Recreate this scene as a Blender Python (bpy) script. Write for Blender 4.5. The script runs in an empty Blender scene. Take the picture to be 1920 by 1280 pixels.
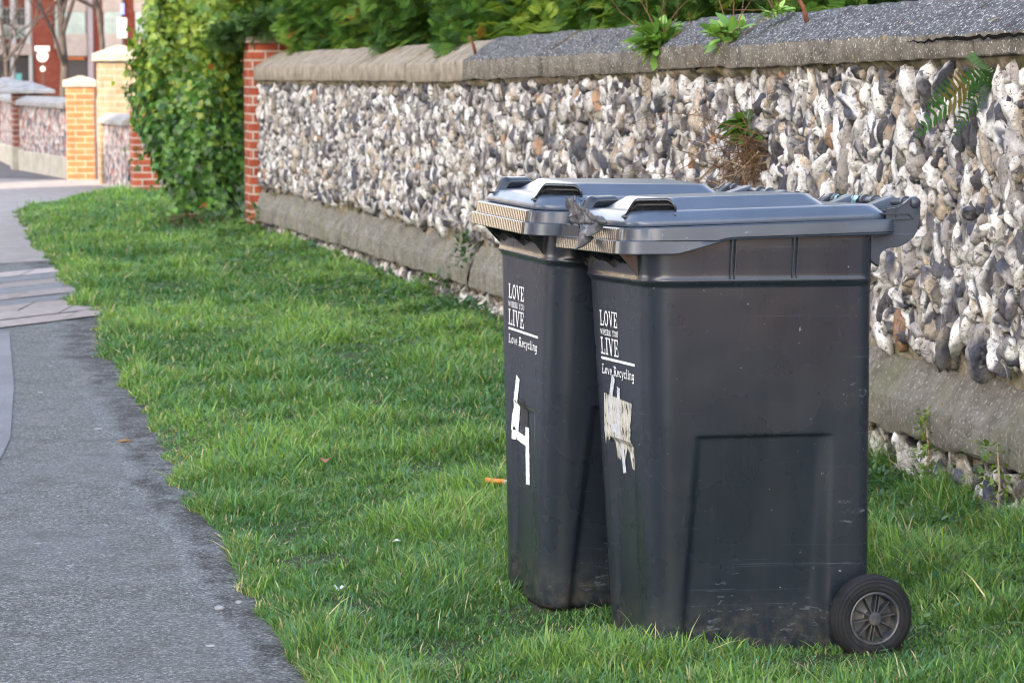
import bpy, bmesh, math, random
import numpy as np
from mathutils import Vector, Matrix
random.seed(7); rng = np.random.default_rng(11)
D = bpy.data; scene = bpy.context.scene; col = scene.collection
rad = math.radians

# ------------------------------------------------------------------ camera, sky, sun, exposure
cam_d = D.cameras.new('camera'); cam = D.objects.new('camera', cam_d); col.objects.link(cam); scene.camera = cam
cam_d.sensor_width = 36; cam_d.lens = 4900 * 36 / 1920
cam.location = (0, 0, 1.35); cam.rotation_euler = (rad(90) - math.atan(510 / 4900), 0, 0)
cam_d.clip_start = .05; cam_d.clip_end = 3000
cam_d.dof.use_dof = True; cam_d.dof.focus_distance = 6.25; cam_d.dof.aperture_fstop = 10.5; cam_d.dof.aperture_blades = 9

SUN_EL, SUN_AZ = rad(24), math.atan2(-.57, -.82)      # the sun stands behind and to the left of the camera
world = D.worlds.new('World'); scene.world = world; world.use_nodes = True
wt = world.node_tree; bg = wt.nodes['Background']
sky = wt.nodes.new('ShaderNodeTexSky'); sky.sky_type = 'NISHITA'; sky.sun_disc = False
sky.sun_elevation = SUN_EL; sky.sun_rotation = SUN_AZ; sky.air_density = 1.0; sky.dust_density = 1.2; sky.ozone_density = 1.0
wn = wt.nodes.new; tcw = wn('ShaderNodeTexCoord'); mpw = wn('ShaderNodeMapping'); mpw.inputs['Scale'].default_value = (1, 1, 2.2); cl = wn('ShaderNodeTexNoise'); cl.inputs['Scale'].default_value = 2.3; cl.inputs['Detail'].default_value = 7
crw = wn('ShaderNodeValToRGB'); crw.color_ramp.elements[0].position = .40; crw.color_ramp.elements[1].position = .60; bww = wn('ShaderNodeRGBToBW'); tint = wn('ShaderNodeMix'); tint.data_type = 'RGBA'; tint.blend_type = 'MULTIPLY'; tint.inputs[0].default_value = 1; tint.inputs[7].default_value = (2.1, 1.9, 1.7, 1)
mxw = wn('ShaderNodeMix'); mxw.data_type = 'RGBA'; L_ = wt.links.new
L_(tcw.outputs['Generated'], mpw.inputs[0]); L_(mpw.outputs[0], cl.inputs['Vector']); L_(cl.outputs['Fac'], crw.inputs[0]); L_(sky.outputs[0], bww.inputs[0]); L_(bww.outputs[0], tint.inputs[6]); sxw = wn('ShaderNodeSeparateXYZ'); mrw = wn('ShaderNodeMapRange'); mrw.inputs[1].default_value = .45; mrw.inputs[2].default_value = .85; mrw.inputs[3].default_value = 1; mrw.inputs[4].default_value = .12; muw = wn('ShaderNodeMath'); muw.operation = 'MULTIPLY'; L_(tcw.outputs['Generated'], sxw.inputs[0]); L_(sxw.outputs[2], mrw.inputs[0]); L_(mrw.outputs[0], muw.inputs[0]); L_(crw.outputs[0], muw.inputs[1]); L_(muw.outputs[0], mxw.inputs[0]); L_(sky.outputs[0], mxw.inputs[6]); L_(tint.outputs[2], mxw.inputs[7]); L_(mxw.outputs[2], bg.inputs[0]); bg.inputs[1].default_value = .15
sun_d = D.lights.new('sun', 'SUN'); sun = D.objects.new('sun', sun_d); col.objects.link(sun)
sun_d.energy = 2.5; sun_d.angle = rad(.5); sun_d.color = (1, .86, .68)
sdir = Vector((math.sin(SUN_AZ) * math.cos(SUN_EL), math.cos(SUN_AZ) * math.cos(SUN_EL), math.sin(SUN_EL)))
sun.rotation_euler = sdir.to_track_quat('Z', 'Y').to_euler()
vs = scene.view_settings; vs.view_transform = 'Standard'; vs.look = 'None'; vs.gamma = 1.0; vs.exposure = 2.62
scene.render.engine = 'CYCLES'
cy = scene.cycles; cy.use_denoising = True; cy.denoising_prefilter = 'ACCURATE'; cy.filter_width = 1.05; cy.max_bounces = 6; cy.diffuse_bounces = 3; cy.glossy_bounces = 3; cy.transmission_bounces = 4; cy.transparent_max_bounces = 4

# ------------------------------------------------------------------ helpers
def tag(o, label=None, cat=None, group=None, kind=None):
    if label: o['label'] = label
    if cat: o['category'] = cat
    if group: o['group'] = group
    if kind: o['kind'] = kind
    return o

def empty(name, loc=(0, 0, 0), rot=(0, 0, 0), **k):
    o = D.objects.new(name, None); col.objects.link(o); o.location = loc; o.rotation_euler = rot; o.empty_display_size = .1
    return tag(o, **k)

def link(name, me, mats, parent=None, smooth=False):
    for m in (mats if isinstance(mats, (list, tuple)) else [mats]): me.materials.append(m)
    if smooth: me.polygons.foreach_set('use_smooth', np.ones(len(me.polygons), bool))
    o = D.objects.new(name, me); col.objects.link(o)
    if parent is not None: o.parent = parent
    return o

def np_mesh(name, V, F, mats, parent=None, smooth=True, cols=None):
    V = np.asarray(V, np.float32); F = np.asarray(F, np.int32); k = F.shape[1]
    me = D.meshes.new(name); me.vertices.add(len(V)); me.vertices.foreach_set('co', V.ravel())
    me.loops.add(F.size); me.loops.foreach_set('vertex_index', F.ravel())
    me.polygons.add(len(F)); me.polygons.foreach_set('loop_start', np.arange(0, F.size, k, dtype=np.int32))
    if cols is not None:
        a = me.attributes.new('col', 'FLOAT_COLOR', 'POINT')
        a.data.foreach_set('color', np.concatenate([cols, np.ones((len(cols), 1))], 1).astype(np.float32).ravel())
    me.update(calc_edges=True)
    return link(name, me, mats, parent, smooth)

class MB:
    def __init__(s): s.v = []; s.f = []; s.m = []
    def add(s, vs_, fs, mi=0):
        b = len(s.v); s.v += [tuple(p) for p in vs_]; s.f += [tuple(i + b for i in f) for f in fs]; s.m += [mi] * len(fs); return s
    def box(s, c, d, rz=0, mi=0, tilt=None):
        x, y, z = d[0] / 2, d[1] / 2, d[2] / 2
        P = [Vector(q) for q in ((-x, -y, -z), (x, -y, -z), (x, y, -z), (-x, y, -z), (-x, -y, z), (x, -y, z), (x, y, z), (-x, y, z))]
        M = Matrix.Rotation(rz, 3, 'Z')
        if tilt: M = M @ Matrix.Rotation(tilt[0], 3, 'X') @ Matrix.Rotation(tilt[1], 3, 'Y')
        return s.add([M @ p + Vector(c) for p in P], [(0, 3, 2, 1), (4, 5, 6, 7), (0, 1, 5, 4), (1, 2, 6, 5), (2, 3, 7, 6), (3, 0, 4, 7)], mi)
    def tube(s, pts, r, n=8, mi=0, cap=True):
        pts = [Vector(p) for p in pts]; R = r if isinstance(r, (list, tuple)) else [r] * len(pts); V = []
        up = Vector((0, 0, 1))
        for i, p in enumerate(pts):
            t = (pts[min(i + 1, len(pts) - 1)] - pts[max(i - 1, 0)]).normalized()
            a = t.cross(up if abs(t.z) < .95 else Vector((1, 0, 0))).normalized(); b = t.cross(a)
            V += [p + (a * math.cos(2 * math.pi * j / n) + b * math.sin(2 * math.pi * j / n)) * R[i] for j in range(n)]
        Fs = [(i * n + j, i * n + (j + 1) % n, (i + 1) * n + (j + 1) % n, (i + 1) * n + j) for i in range(len(pts) - 1) for j in range(n)]
        if cap: Fs += [tuple(range(n))[::-1], tuple(range((len(pts) - 1) * n, len(pts) * n))]
        return s.add(V, Fs, mi)
    def lathe(s, prof, n=48, o=(0, 0, 0), axis='y', mi=0):
        V = []
        for r, h in prof:
            for j in range(n):
                a = 2 * math.pi * j / n; c_, s_ = r * math.cos(a), r * math.sin(a)
                V.append((o[0] + c_, o[1] + h, o[2] + s_) if axis == 'y' else (o[0] + c_, o[1] + s_, o[2] + h))
        Fs = [(i * n + j, i * n + (j + 1) % n, (i + 1) * n + (j + 1) % n, (i + 1) * n + j) for i in range(len(prof) - 1) for j in range(n)]
        return s.add(V, Fs, mi)
    def prism(s, poly, f, d0, d1, mi=0):      # f(p, d) gives the 3-D point
        n = len(poly); V = [f(p, d0) for p in poly] + [f(p, d1) for p in poly]
        return s.add(V, [tuple(range(n))[::-1], tuple(range(n, 2 * n))] + [(i, (i + 1) % n, n + (i + 1) % n, n + i) for i in range(n)], mi)
    def build(s, name, mats, parent=None, smooth=False, bevel=0, seg=2):
        me = D.meshes.new(name); me.from_pydata(s.v, [], s.f)
        bm = bmesh.new(); bm.from_mesh(me); bmesh.ops.recalc_face_normals(bm, faces=bm.faces); bm.to_mesh(me); bm.free()
        me.polygons.foreach_set('material_index', np.array(s.m, np.int32))
        o = link(name, me, mats, parent, smooth)
        if bevel:
            b = o.modifiers.new('bevel', 'BEVEL'); b.width = bevel; b.segments = seg; b.limit_method = 'ANGLE'; b.angle_limit = rad(35)
        return o

def grid_faces(nu, nv, close_v=False):
    i, j = np.meshgrid(np.arange(nu - 1), np.arange(nv if close_v else nv - 1), indexing='ij')
    a = i * nv + j; b = i * nv + (j + 1) % nv
    return np.stack([a, b, b + nv, a + nv], -1).reshape(-1, 4)

class Noise:                                   # cheap smooth noise: a sum of sines
    def __init__(s, dim=3, n=14, seed=0, f=1.0):
        r = np.random.default_rng(seed); s.k = r.normal(size=(n, dim)); s.k /= np.linalg.norm(s.k, axis=1)[:, None]
        s.k *= (f * r.uniform(.6, 1.7, n))[:, None] * 2; s.p = r.uniform(0, 6.28, n); s.n = n
    def __call__(s, P): return np.sin(P @ s.k.T + s.p).sum(-1) / math.sqrt(s.n / 2)
def sstep(a, b, x): t = np.clip((x - a) / (b - a), 0, 1); return t * t * (3 - 2 * t)

def rots(fwd, up=None, roll=None):             # matrices whose columns are side, fwd, normal
    f = fwd / np.linalg.norm(fwd, axis=1)[:, None]
    u = np.tile([0, 0, 1.], (len(f), 1)) if up is None else up
    s = np.cross(f, u); nn = np.linalg.norm(s, axis=1); s[nn < 1e-4] = [1, 0, 0]; s /= np.linalg.norm(s, axis=1)[:, None]
    n = np.cross(s, f)
    if roll is not None:
        c, q = np.cos(roll)[:, None], np.sin(roll)[:, None]; s, n = s * c + n * q, n * c - s * q
    return np.stack([s, f, n], -1)
def scatter(tv, tf, pos, rot, sc, colr=None):
    tv = np.asarray(tv, float); tf = np.asarray(tf); n = len(pos); sc = np.asarray(sc, float)
    if sc.ndim == 1: sc = sc[:, None]
    V = np.einsum('nij,nkj->nki', rot, tv[None] * sc[:, None, :]) + pos[:, None, :]
    F = tf[None] + (np.arange(n) * len(tv))[:, None, None]
    C = None if colr is None else np.repeat(colr, len(tv), 0)
    return V.reshape(-1, 3), F.reshape(-1, tf.shape[1]), C

# ------------------------------------------------------------------ materials
class Mat:
    def __init__(s, name, rough=.8, spec=.3):
        s.m = D.materials.new(name); s.m.use_nodes = True; s.t = s.m.node_tree; s.b = s.t.nodes['Principled BSDF']
        s.b.inputs['Roughness'].default_value = rough; s.b.inputs['Specular IOR Level'].default_value = spec
        s.co = None
    def n(s, typ, **k):
        nd = s.t.nodes.new(typ)
        for a, v in k.items():
            if a.startswith('i_'): nd.inputs[a[2:].replace('_', ' ')].default_value = v
            else: setattr(nd, a, v)
        return nd
    def l(s, a, b): s.t.links.new(a, b)
    def coord(s, scale=None, rot=None):
        tc = s.n('ShaderNodeTexCoord'); out = tc.outputs['Object']
        if scale or rot:
            mp = s.n('ShaderNodeMapping')
            if scale: mp.inputs['Scale'].default_value = scale
            if rot: mp.inputs['Rotation'].default_value = rot
            s.l(out, mp.inputs[0]); out = mp.outputs[0]
        return out
    def noise(s, sc, detail=6, rough=.6, scale=None, dist=0, rot=None):
        nd = s.n('ShaderNodeTexNoise'); nd.inputs['Scale'].default_value = sc; nd.inputs['Detail'].default_value = detail
        nd.inputs['Roughness'].default_value = rough; nd.inputs['Distortion'].default_value = dist
        s.l(s.coord(scale, rot), nd.inputs['Vector']); return nd.outputs['Fac']
    def voro(s, sc, feature='F1', out='Distance', scale=None):
        nd = s.n('ShaderNodeTexVoronoi'); nd.feature = feature; nd.inputs['Scale'].default_value = sc
        s.l(s.coord(scale), nd.inputs['Vector']); return nd.outputs[out]
    def ramp(s, fac, stops):
        r = s.n('ShaderNodeValToRGB'); e = r.color_ramp.elements
        while len(e) > 1: e.remove(e[0])
        for i, (p, c) in enumerate(stops):
            q = e[0] if i == 0 else e.new(p)
            q.position = p; q.color = (c[0], c[1], c[2], 1) if isinstance(c, (tuple, list)) else (c, c, c, 1)
        s.l(fac, r.inputs[0]); return r.outputs[0]
    def mix(s, fac, a, b, mode='MIX'):
        x = s.n('ShaderNodeMix', data_type='RGBA', blend_type=mode)
        for v, i in ((fac, 0), (a, 6), (b, 7)):
            if hasattr(v, 'links') or isinstance(v, bpy.types.NodeSocket): s.l(v, x.inputs[i])
            elif i == 0: x.inputs[0].default_value = v
            else: x.inputs[i].default_value = (*v, 1)
        return x.outputs[2]
    def attr(s, name='col'): return s.n('ShaderNodeAttribute', attribute_name=name).outputs['Color']
    def math(s, op, a, b=None):
        x = s.n('ShaderNodeMath', operation=op)
        for v, i in ((a, 0), (b, 1)):
            if v is None: continue
            if isinstance(v, bpy.types.NodeSocket): s.l(v, x.inputs[i])
            else: x.inputs[i].default_value = v
        return x.outputs[0]
    def color(s, c):
        if isinstance(c, bpy.types.NodeSocket): s.l(c, s.b.inputs['Base Color'])
        else: s.b.inputs['Base Color'].default_value = (*c, 1)
        return s
    def rough(s, r): s.l(r, s.b.inputs['Roughness']); return s
    def bump(s, h, strength=.5, dist=.01):
        b = s.n('ShaderNodeBump'); b.inputs['Strength'].default_value = strength; b.inputs['Distance'].default_value = dist
        s.l(h, b.inputs['Height']); s.l(b.outputs[0], s.b.inputs['Normal']); return s
    def translucent(s, c, fac=.3):
        tr = s.n('ShaderNodeBsdfTranslucent'); mx = s.n('ShaderNodeMixShader'); mx.inputs[0].default_value = fac
        if isinstance(c, bpy.types.NodeSocket): s.l(c, tr.inputs[0])
        else: tr.inputs[0].default_value = (*c, 1)
        out = s.t.nodes['Material Output']; s.l(s.b.outputs[0], mx.inputs[1]); s.l(tr.outputs[0], mx.inputs[2]); s.l(mx.outputs[0], out.inputs[0]); return s

def plain(name, c, rough=.7, spec=.3, var=.15, sc=12, bump=0):
    m = Mat(name, rough, spec); f = m.noise(sc)
    m.color(m.ramp(f, [(.3, tuple(x * (1 - var) for x in c)), (.7, tuple(min(1, x * (1 + var)) for x in c))]))
    if bump: m.bump(f, bump, .01)
    return m.m

def brick_mat(name, c1, c2, mortar, rot_z=0, bw=.225, bh=.075, msize=.012, axis='x'):
    m = Mat(name, .85, .2)
    tc = m.n('ShaderNodeTexCoord'); sx = m.n('ShaderNodeSeparateXYZ'); m.l(tc.outputs['Object'], sx.inputs[0])
    geo = m.n('ShaderNodeNewGeometry')
    # the horizontal coordinate runs along the face: x + y covers both face directions of a square-set pier
    cb = m.n('ShaderNodeCombineXYZ'); m.l(m.math('ADD', sx.outputs[0], sx.outputs[1]), cb.inputs[0]); m.l(sx.outputs[2], cb.inputs[1])
    b = m.n('ShaderNodeTexBrick'); m.l(cb.outputs[0], b.inputs[0]); b.inputs['Scale'].default_value = 1
    b.inputs['Brick Width'].default_value = bw; b.inputs['Row Height'].default_value = bh; b.inputs['Mortar Size'].default_value = msize
    b.inputs['Mortar Smooth'].default_value = .2; b.inputs['Bias'].default_value = 0
    b.inputs['Color1'].default_value = (*c1, 1); b.inputs['Color2'].default_value = (*c2, 1); b.inputs['Mortar'].default_value = (*mortar, 1)
    f = m.noise(9); f2 = m.noise(60)
    c = m.mix(.55, b.outputs[0], m.ramp(f, [(.3, .25), (.7, .75)]), 'OVERLAY')
    m.color(m.mix(.3, c, m.ramp(f2, [(.3, .3), (.7, .7)]), 'OVERLAY'))
    h = m.math('SUBTRACT', m.math('MULTIPLY', f2, .3), b.outputs['Fac']); m.bump(h, .8, .008)
    return m.m

# ------------------------------------------------------------------ ground, path, verge
P0 = np.array([1.415, 7.97, 0.]); DW = np.array([-.2424, .9702, 0.]); NW = np.array([-.9702, -.2424, 0.])
WALL_LEN = 14.55
def wp(s, z, out=0.): return P0 + DW * s + NW * out + np.array([0, 0, z])   # a point of the long wall: along, up, out of its face
WALL_RZ = math.atan2(DW[1], DW[0])
EDGE = np.array([(.5, .5), (.1, 3.), (-.22, 4.6), (-.47, 5.67), (-.6, 6.29), (-.74, 6.82), (-.87, 7.46), (-1.13, 8.66), (-1.28, 9.41), (-1.48, 10.23), (-1.62, 10.91), (-2.06, 12.97),
    (-2.36, 14.4), (-2.68, 15.78), (-3.26, 18.43), (-3.61, 19.82), (-4.14, 22.15), (-4.7, 24.62), (-4.79, 26.08), (-4.6, 27.4), (-4.25, 28.5), (-3.98, 29.2)])
en = Noise(2, 10, 3, 2.2); en2 = Noise(2, 10, 4, 8.)
def edge_x(y):
    q = np.stack([y, y * 0], -1)
    return np.interp(y, EDGE[:, 1], EDGE[:, 0]) + (.018 * en(q) + .012 * en2(q)) * np.clip(y / 9, .6, 1.6)
def wall_x(y): return 1.415 - .24985 * (y - 7.97)
gn1 = Noise(2, 14, 5, .9); gn2 = Noise(2, 14, 6, 4.5)
def ground_z(x, y):
    q = np.stack([x, y], -1)
    e = sstep(0, .16, x - edge_x(y))
    bins = np.exp(-(((x - .42) / .62) ** 4 + ((y - 6.42) / .68) ** 4))
    return -.0114 + e * np.maximum(.006, .0255 + (.011 * gn1(q) + .004 * gn2(q)) * (1 - .8 * bins)) - .024 * bins * e

def asphalt_color(m):
    c = m.ramp(m.noise(120, 4, .75), [(.32, (.020, .021, .020)), (.44, (.080, .085, .082)), (.54, (.155, .162, .156)), (.61, (.29, .30, .29)), (.68, (.56, .57, .55))])
    c = m.mix(m.ramp(m.noise(1.1, 4), [(.35, .0), (.7, .5)]), c, (.17, .17, .172)); c = m.mix(m.ramp(m.noise(6, 6, .7), [(.50, 0.), (.72, .55)]), c, (.055, .053, .05))
    return m.mix(m.ramp(m.noise(9, 5, .7, scale=(.5, 1.6, 1)), [(.56, 0.), (.70, .4)]), c, (.24, .235, .225))
m = Mat('asphalt', .88, .25)
c = asphalt_color(m)
m.color(c).bump(m.noise(110, 4, .75), .9, .012); M_ASPH = m.m
m = Mat('old_asphalt', .88, .25)
c = m.ramp(m.noise(200, 3, .6), [(.3, (.10, .102, .108)), (.7, (.20, .205, .215))]); m.color(m.mix(m.ramp(m.noise(1.5), [(.4, 0.), (.8, .5)]), c, (.3, .29, .3))).bump(m.voro(150), .4, .005); M_OLD = m.m
m = Mat('ground_earth', .95, .1); m.color(m.ramp(m.noise(4), [(.3, (.10, .095, .075)), (.7, (.19, .17, .13))])); M_EARTH = m.m

gs = MB(); gs.add([(-900, -300, -.16), (900, -300, -.16), (900, 1500, -.16), (-900, 1500, -.16)], [(0, 1, 2, 3)]); tag(gs.build('ground', M_EARTH), kind='structure')
# the street beyond the kerb, the pavement with its kerb, both running along the wall
def lane(name, o0, o1, z, mat, s0=-40, s1=260, thick=.12):
    a = [wp(s0, z, o0), wp(s1, z, o0), wp(s1, z, o1), wp(s0, z, o1)]; b = [p - np.array([0, 0, thick]) for p in a]
    mb = MB(); mb.add(a + b, [(0, 1, 2, 3), (4, 7, 6, 5), (0, 4, 5, 1), (1, 5, 6, 2), (2, 6, 7, 3), (3, 7, 4, 0)])
    return tag(mb.build(name, mat), kind='structure')
lane('pavement', -3, 5.6, -.012, M_ASPH)
lane('kerb', 5.6, 5.75, -.004, plain('kerb_stone', (.3, .29, .28), .8))
lane('road', 5.75, 12.6, -.14, M_ASPH, thick=.015)
lane('far_kerb', 12.6, 12.75, -.004, plain('kerb_stone_far', (.3, .29, .28), .8))
lane('far_pavement', 12.75, 60, -.012, M_OLD)
# lighter old surface left of the trench line, a band of paving slabs across the path, a pale apron beyond it
def sheet(name, pts, z, mat):
    mb = MB(); mb.add([(x, y, z) for x, y in pts], [tuple(range(len(pts)))]); return tag(mb.build(name, mat), kind='structure')
sheet('old_path_surface', [(-1.70, 8.3), (-1.86, 9.6), (-2.15, 11.2), (-2.62, 13.55), (-5.6, 12.0), (-4.4, 7.0)], -.008, M_OLD)
sheet('light_path_surface', [(-5.9, 16.9), (-3.5, 18.45), (-3.1, 18.75), (-3.4, 20.5), (-4.0, 23.2), (-4.45, 26.), (-3.9, 29.4), (-3.6, 31.0), (-5.0, 32.4), (-9.5, 34.5), (-9.5, 18.)], -.008, plain('worn_concrete', (.24, .215, .20), .9, .2, .18, 5, .2))
sheet('far_path_surface', [(-4.7, 32.3), (-5.2, 32.55), (-6.45, 36.0), (-8.4, 43), (-13, 62), (-17, 62), (-12, 34.8)], -.008, plain('worn_asphalt', (.13, .12, .12), .9, .2, .2, 6))
m = Mat('paving_slab', .85, .25)
c = m.mix(.5, m.attr(), m.ramp(m.noise(14), [(.3, .3), (.7, .7)]), 'OVERLAY'); m.color(c).bump(m.noise(120), .3, .003); M_SLAB = m.m
V, F, C = [], [], []; u = np.array([.53, .848]); u /= np.linalg.norm(u); prng = random.Random(4)
tones = [(.25, .21, .19), (.27, .23, .21), (.25, .21, .19), (.13, .135, .14), (.24, .205, .19), (.14, .145, .15), (.24, .21, .195), (.14, .15, .155), (.36, .31, .29)]
ys = [13.70, 14.22, 14.80, 15.35, 15.85, 16.4, 16.95, 17.5, 18.05, 18.62]
for r in range(9):
    L = -3.4 + prng.uniform(-.4, .3)
    while L < 1.7:
        w = prng.uniform(.75, 1.0); z = -.004 + prng.uniform(-.002, .002); t = np.array(tones[r]) * prng.uniform(.9, 1.1); b = len(V)
        for (l_, k) in ((L + .008, 0), (L + w - .008, 0), (L + w - .008, 1), (L + .008, 1)):
            y0 = ys[r] + .014 if k == 0 else ys[r + 1] - .014
            V.append((-2.72 + u[0] * l_, y0 + u[1] * l_, z)); C.append(t)
        F.append((b, b + 1, b + 2, b + 3)); L += w
tag(np_mesh('paving_slabs', V, F, M_SLAB, smooth=False, cols=np.array(C)), kind='structure')

# verge: bare soil carrying the grass
ny, nx = 700, 90
yy = 2.2 * (29.2 / 2.2) ** np.linspace(0, 1, ny); uu = np.linspace(0, 1, nx) ** 1.9
Y, U = np.meshgrid(yy, uu, indexing='ij'); X0 = edge_x(Y.ravel()).reshape(Y.shape) - (.13 + 0 * yy)[:, None] * np.clip(yy / 7, .8, 2)[:, None]; X1 = wall_x(Y) + .12; X = X0 + U * (X1 - X0)
m = Mat('soil', .95, .15); c = m.ramp(m.noise(9), [(.3, (.045, .036, .026)), (.6, (.10, .085, .07)), (.8, (.15, .135, .12))]); c = m.mix(m.ramp(m.noise(2.5), [(.3, .2), (.55, .85)]), c, (.032, .055, .018)); gr_ = m.n('ShaderNodeSeparateColor'); m.l(m.attr(), gr_.inputs[0]); ed_ = m.mix(m.math('MULTIPLY', gr_.outputs[1], m.ramp(m.noise(7, 5, .7), [(.40, .15), (.58, 1.)])), asphalt_color(m), m.ramp(m.noise(120, 4, .75), [(.36, (.018, .018, .019)), (.55, (.065, .064, .062)), (.68, (.22, .215, .21))])); m.color(m.mix(gr_.outputs[0], c, ed_)).bump(m.noise(60), .7, .01)
dE = (X.ravel() - edge_x(Y.ravel())) / np.clip(Y.ravel() / 7, .8, 2); gc = 1 - sstep(-.01, .06, dE); g2 = sstep(-.115, -.05, dE); tag(np_mesh('verge', np.stack([X, Y, ground_z(X.ravel(), Y.ravel()).reshape(X.shape)], -1).reshape(-1, 3), grid_faces(ny, nx), m.m, cols=np.stack([gc, g2, gc], -1)), kind='structure')

# ------------------------------------------------------------------ the flint wall
ZB = np.array([(-12, 1.46), (-3.5, 1.42), (-.42, 1.391), (.71, 1.381), (2.21, 1.354), (4.41, 1.325), (6.73, 1.291), (8.0, 1.277), (14.6, 1.252)])
ZT = np.array([(-12, 1.54), (-3.5, 1.5), (-.42, 1.464), (.71, 1.467), (2.21, 1.446), (4.41, 1.429), (6.73, 1.403), (8.0, 1.385), (14.6, 1.363)])
PB = np.array([(-12, .22), (-.4, .199), (.67, .187), (5.8, .167), (14.6, .09)]); PT = np.array([(-12, .43), (-.4, .413), (.67, .409), (5.8, .385), (14.6, .333)])
ip = lambda T, s: np.interp(s, T[:, 0], T[:, 1])
wall = empty('flint_wall', tuple(wp(0, 0)), label='long garden wall of knobbly white and grey flints with weathered stone coping', cat='wall')
Wm = Matrix.Translation(wp(0, 0)); Wi = Wm.inverted()
def wbuild(V): return np.asarray(V) - P0                     # parts of the wall are stored relative to its empty
S0 = -4.8
# mortar core
ns, nz = 500, 40
s_ = np.linspace(S0, WALL_LEN, ns); v_ = np.linspace(0, 1, nz); Sg, Vg = np.meshgrid(s_, v_, indexing='ij'); Zg = -.05 + Vg * (ip(ZB, Sg) + .08)
mn = Noise(2, 16, 21, 14.); Og = -.019 + .008 * mn(np.stack([Sg.ravel(), Zg.ravel()], -1)).reshape(Sg.shape)
core = P0 + Sg[..., None] * DW + Og[..., None] * NW + Zg[..., None] * np.array([0, 0, 1.])
m = Mat('mortar', .95, .1); c = m.ramp(m.noise(30), [(.3, (.13, .10, .068)), (.55, (.26, .22, .165)), (.75, (.40, .36, .30))])
m.color(m.mix(m.ramp(m.noise(5), [(.45, 0.), (.62, .8)]), c, (.075, .078, .032))).bump(m.noise(90), .6, .01); M_MORT = m.m
np_mesh('mortar', wbuild(core.reshape(-1, 3)), grid_faces(ns, nz), M_MORT, wall)
mb = MB()                                                    # body of the wall behind the mortar face, and its end
q = [wp(S0, -.05, -.055), wp(WALL_LEN, -.05, -.055), wp(WALL_LEN, -.05, -.33), wp(S0, -.05, -.33)]
mb.add([p - P0 for p in q] + [p - P0 + np.array([0, 0, 1.30]) for p in q], [(0, 3, 2, 1), (4, 5, 6, 7), (0, 1, 5, 4), (1, 2, 6, 5), (2, 3, 7, 6), (3, 0, 4, 7)]); mb.build('wall_back', M_MORT, wall)

def ico(sub):
    bm = bmesh.new(); bmesh.ops.create_icosphere(bm, subdivisions=sub, radius=1); bm.verts.ensure_lookup_table()
    v = np.array([q.co[:] for q in bm.verts]); f = np.array([[a.index for a in q.verts] for q in bm.faces]); bm.free(); return v, f
m = Mat('flint', .55, .4)
a = m.attr(); n1 = m.noise(30, 6, .68, dist=.9); n2 = m.noise(16, 4, .6, dist=.4); n3 = m.noise(110, 4)
c = m.mix(.6, a, m.ramp(m.noise(42, 6, .7, scale=(1, 1, .55), dist=.5), [(.3, .15), (.7, .85)]), 'OVERLAY')
c = m.mix(m.ramp(n1, [(.575, 0.), (.605, .9)]), c, (.032, .036, .05)); c = m.mix(m.ramp(m.noise(75, 4, .6, dist=.8), [(.645, 0.), (.68, .75)]), c, (.05, .055, .075))                     # dark chips in the white rind
c = m.mix(m.ramp(n2, [(.66, 0.), (.76, .7)]), c, (.38, .22, .11))                       # iron stains
c = m.mix(m.ramp(m.noise(8, 4), [(.56, 0.), (.74, .45)]), c, (.33, .29, .22))
vn = m.n('ShaderNodeTexVoronoi'); vn.inputs['Scale'].default_value = 48; mpv = m.noise(30, 3); m.l(m.mix(.06, m.coord(), mpv, 'ADD'), vn.inputs['Vector'])
c = m.mix(m.ramp(vn.outputs['Distance'], [(.10, .85), (.17, 0.)]), c, (.04, .045, .06)); c = m.mix(m.ramp(m.noise(20, 6, .75), [(.50, 0.), (.68, .5)]), c, (.20, .165, .12)); c = m.mix(m.ramp(m.noise(26, 6, .75, dist=.4), [(.54, 0.), (.70, .5)]), c, (.15, .145, .15))
m.color(c).rough(m.ramp(n1, [(.5, .75), (.64, .3)])).bump(m.math('ADD', m.noise(55, 5, .65, dist=.6), m.math('MULTIPLY', n3, .3)), .8, .012); M_FLINT = m.m
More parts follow.
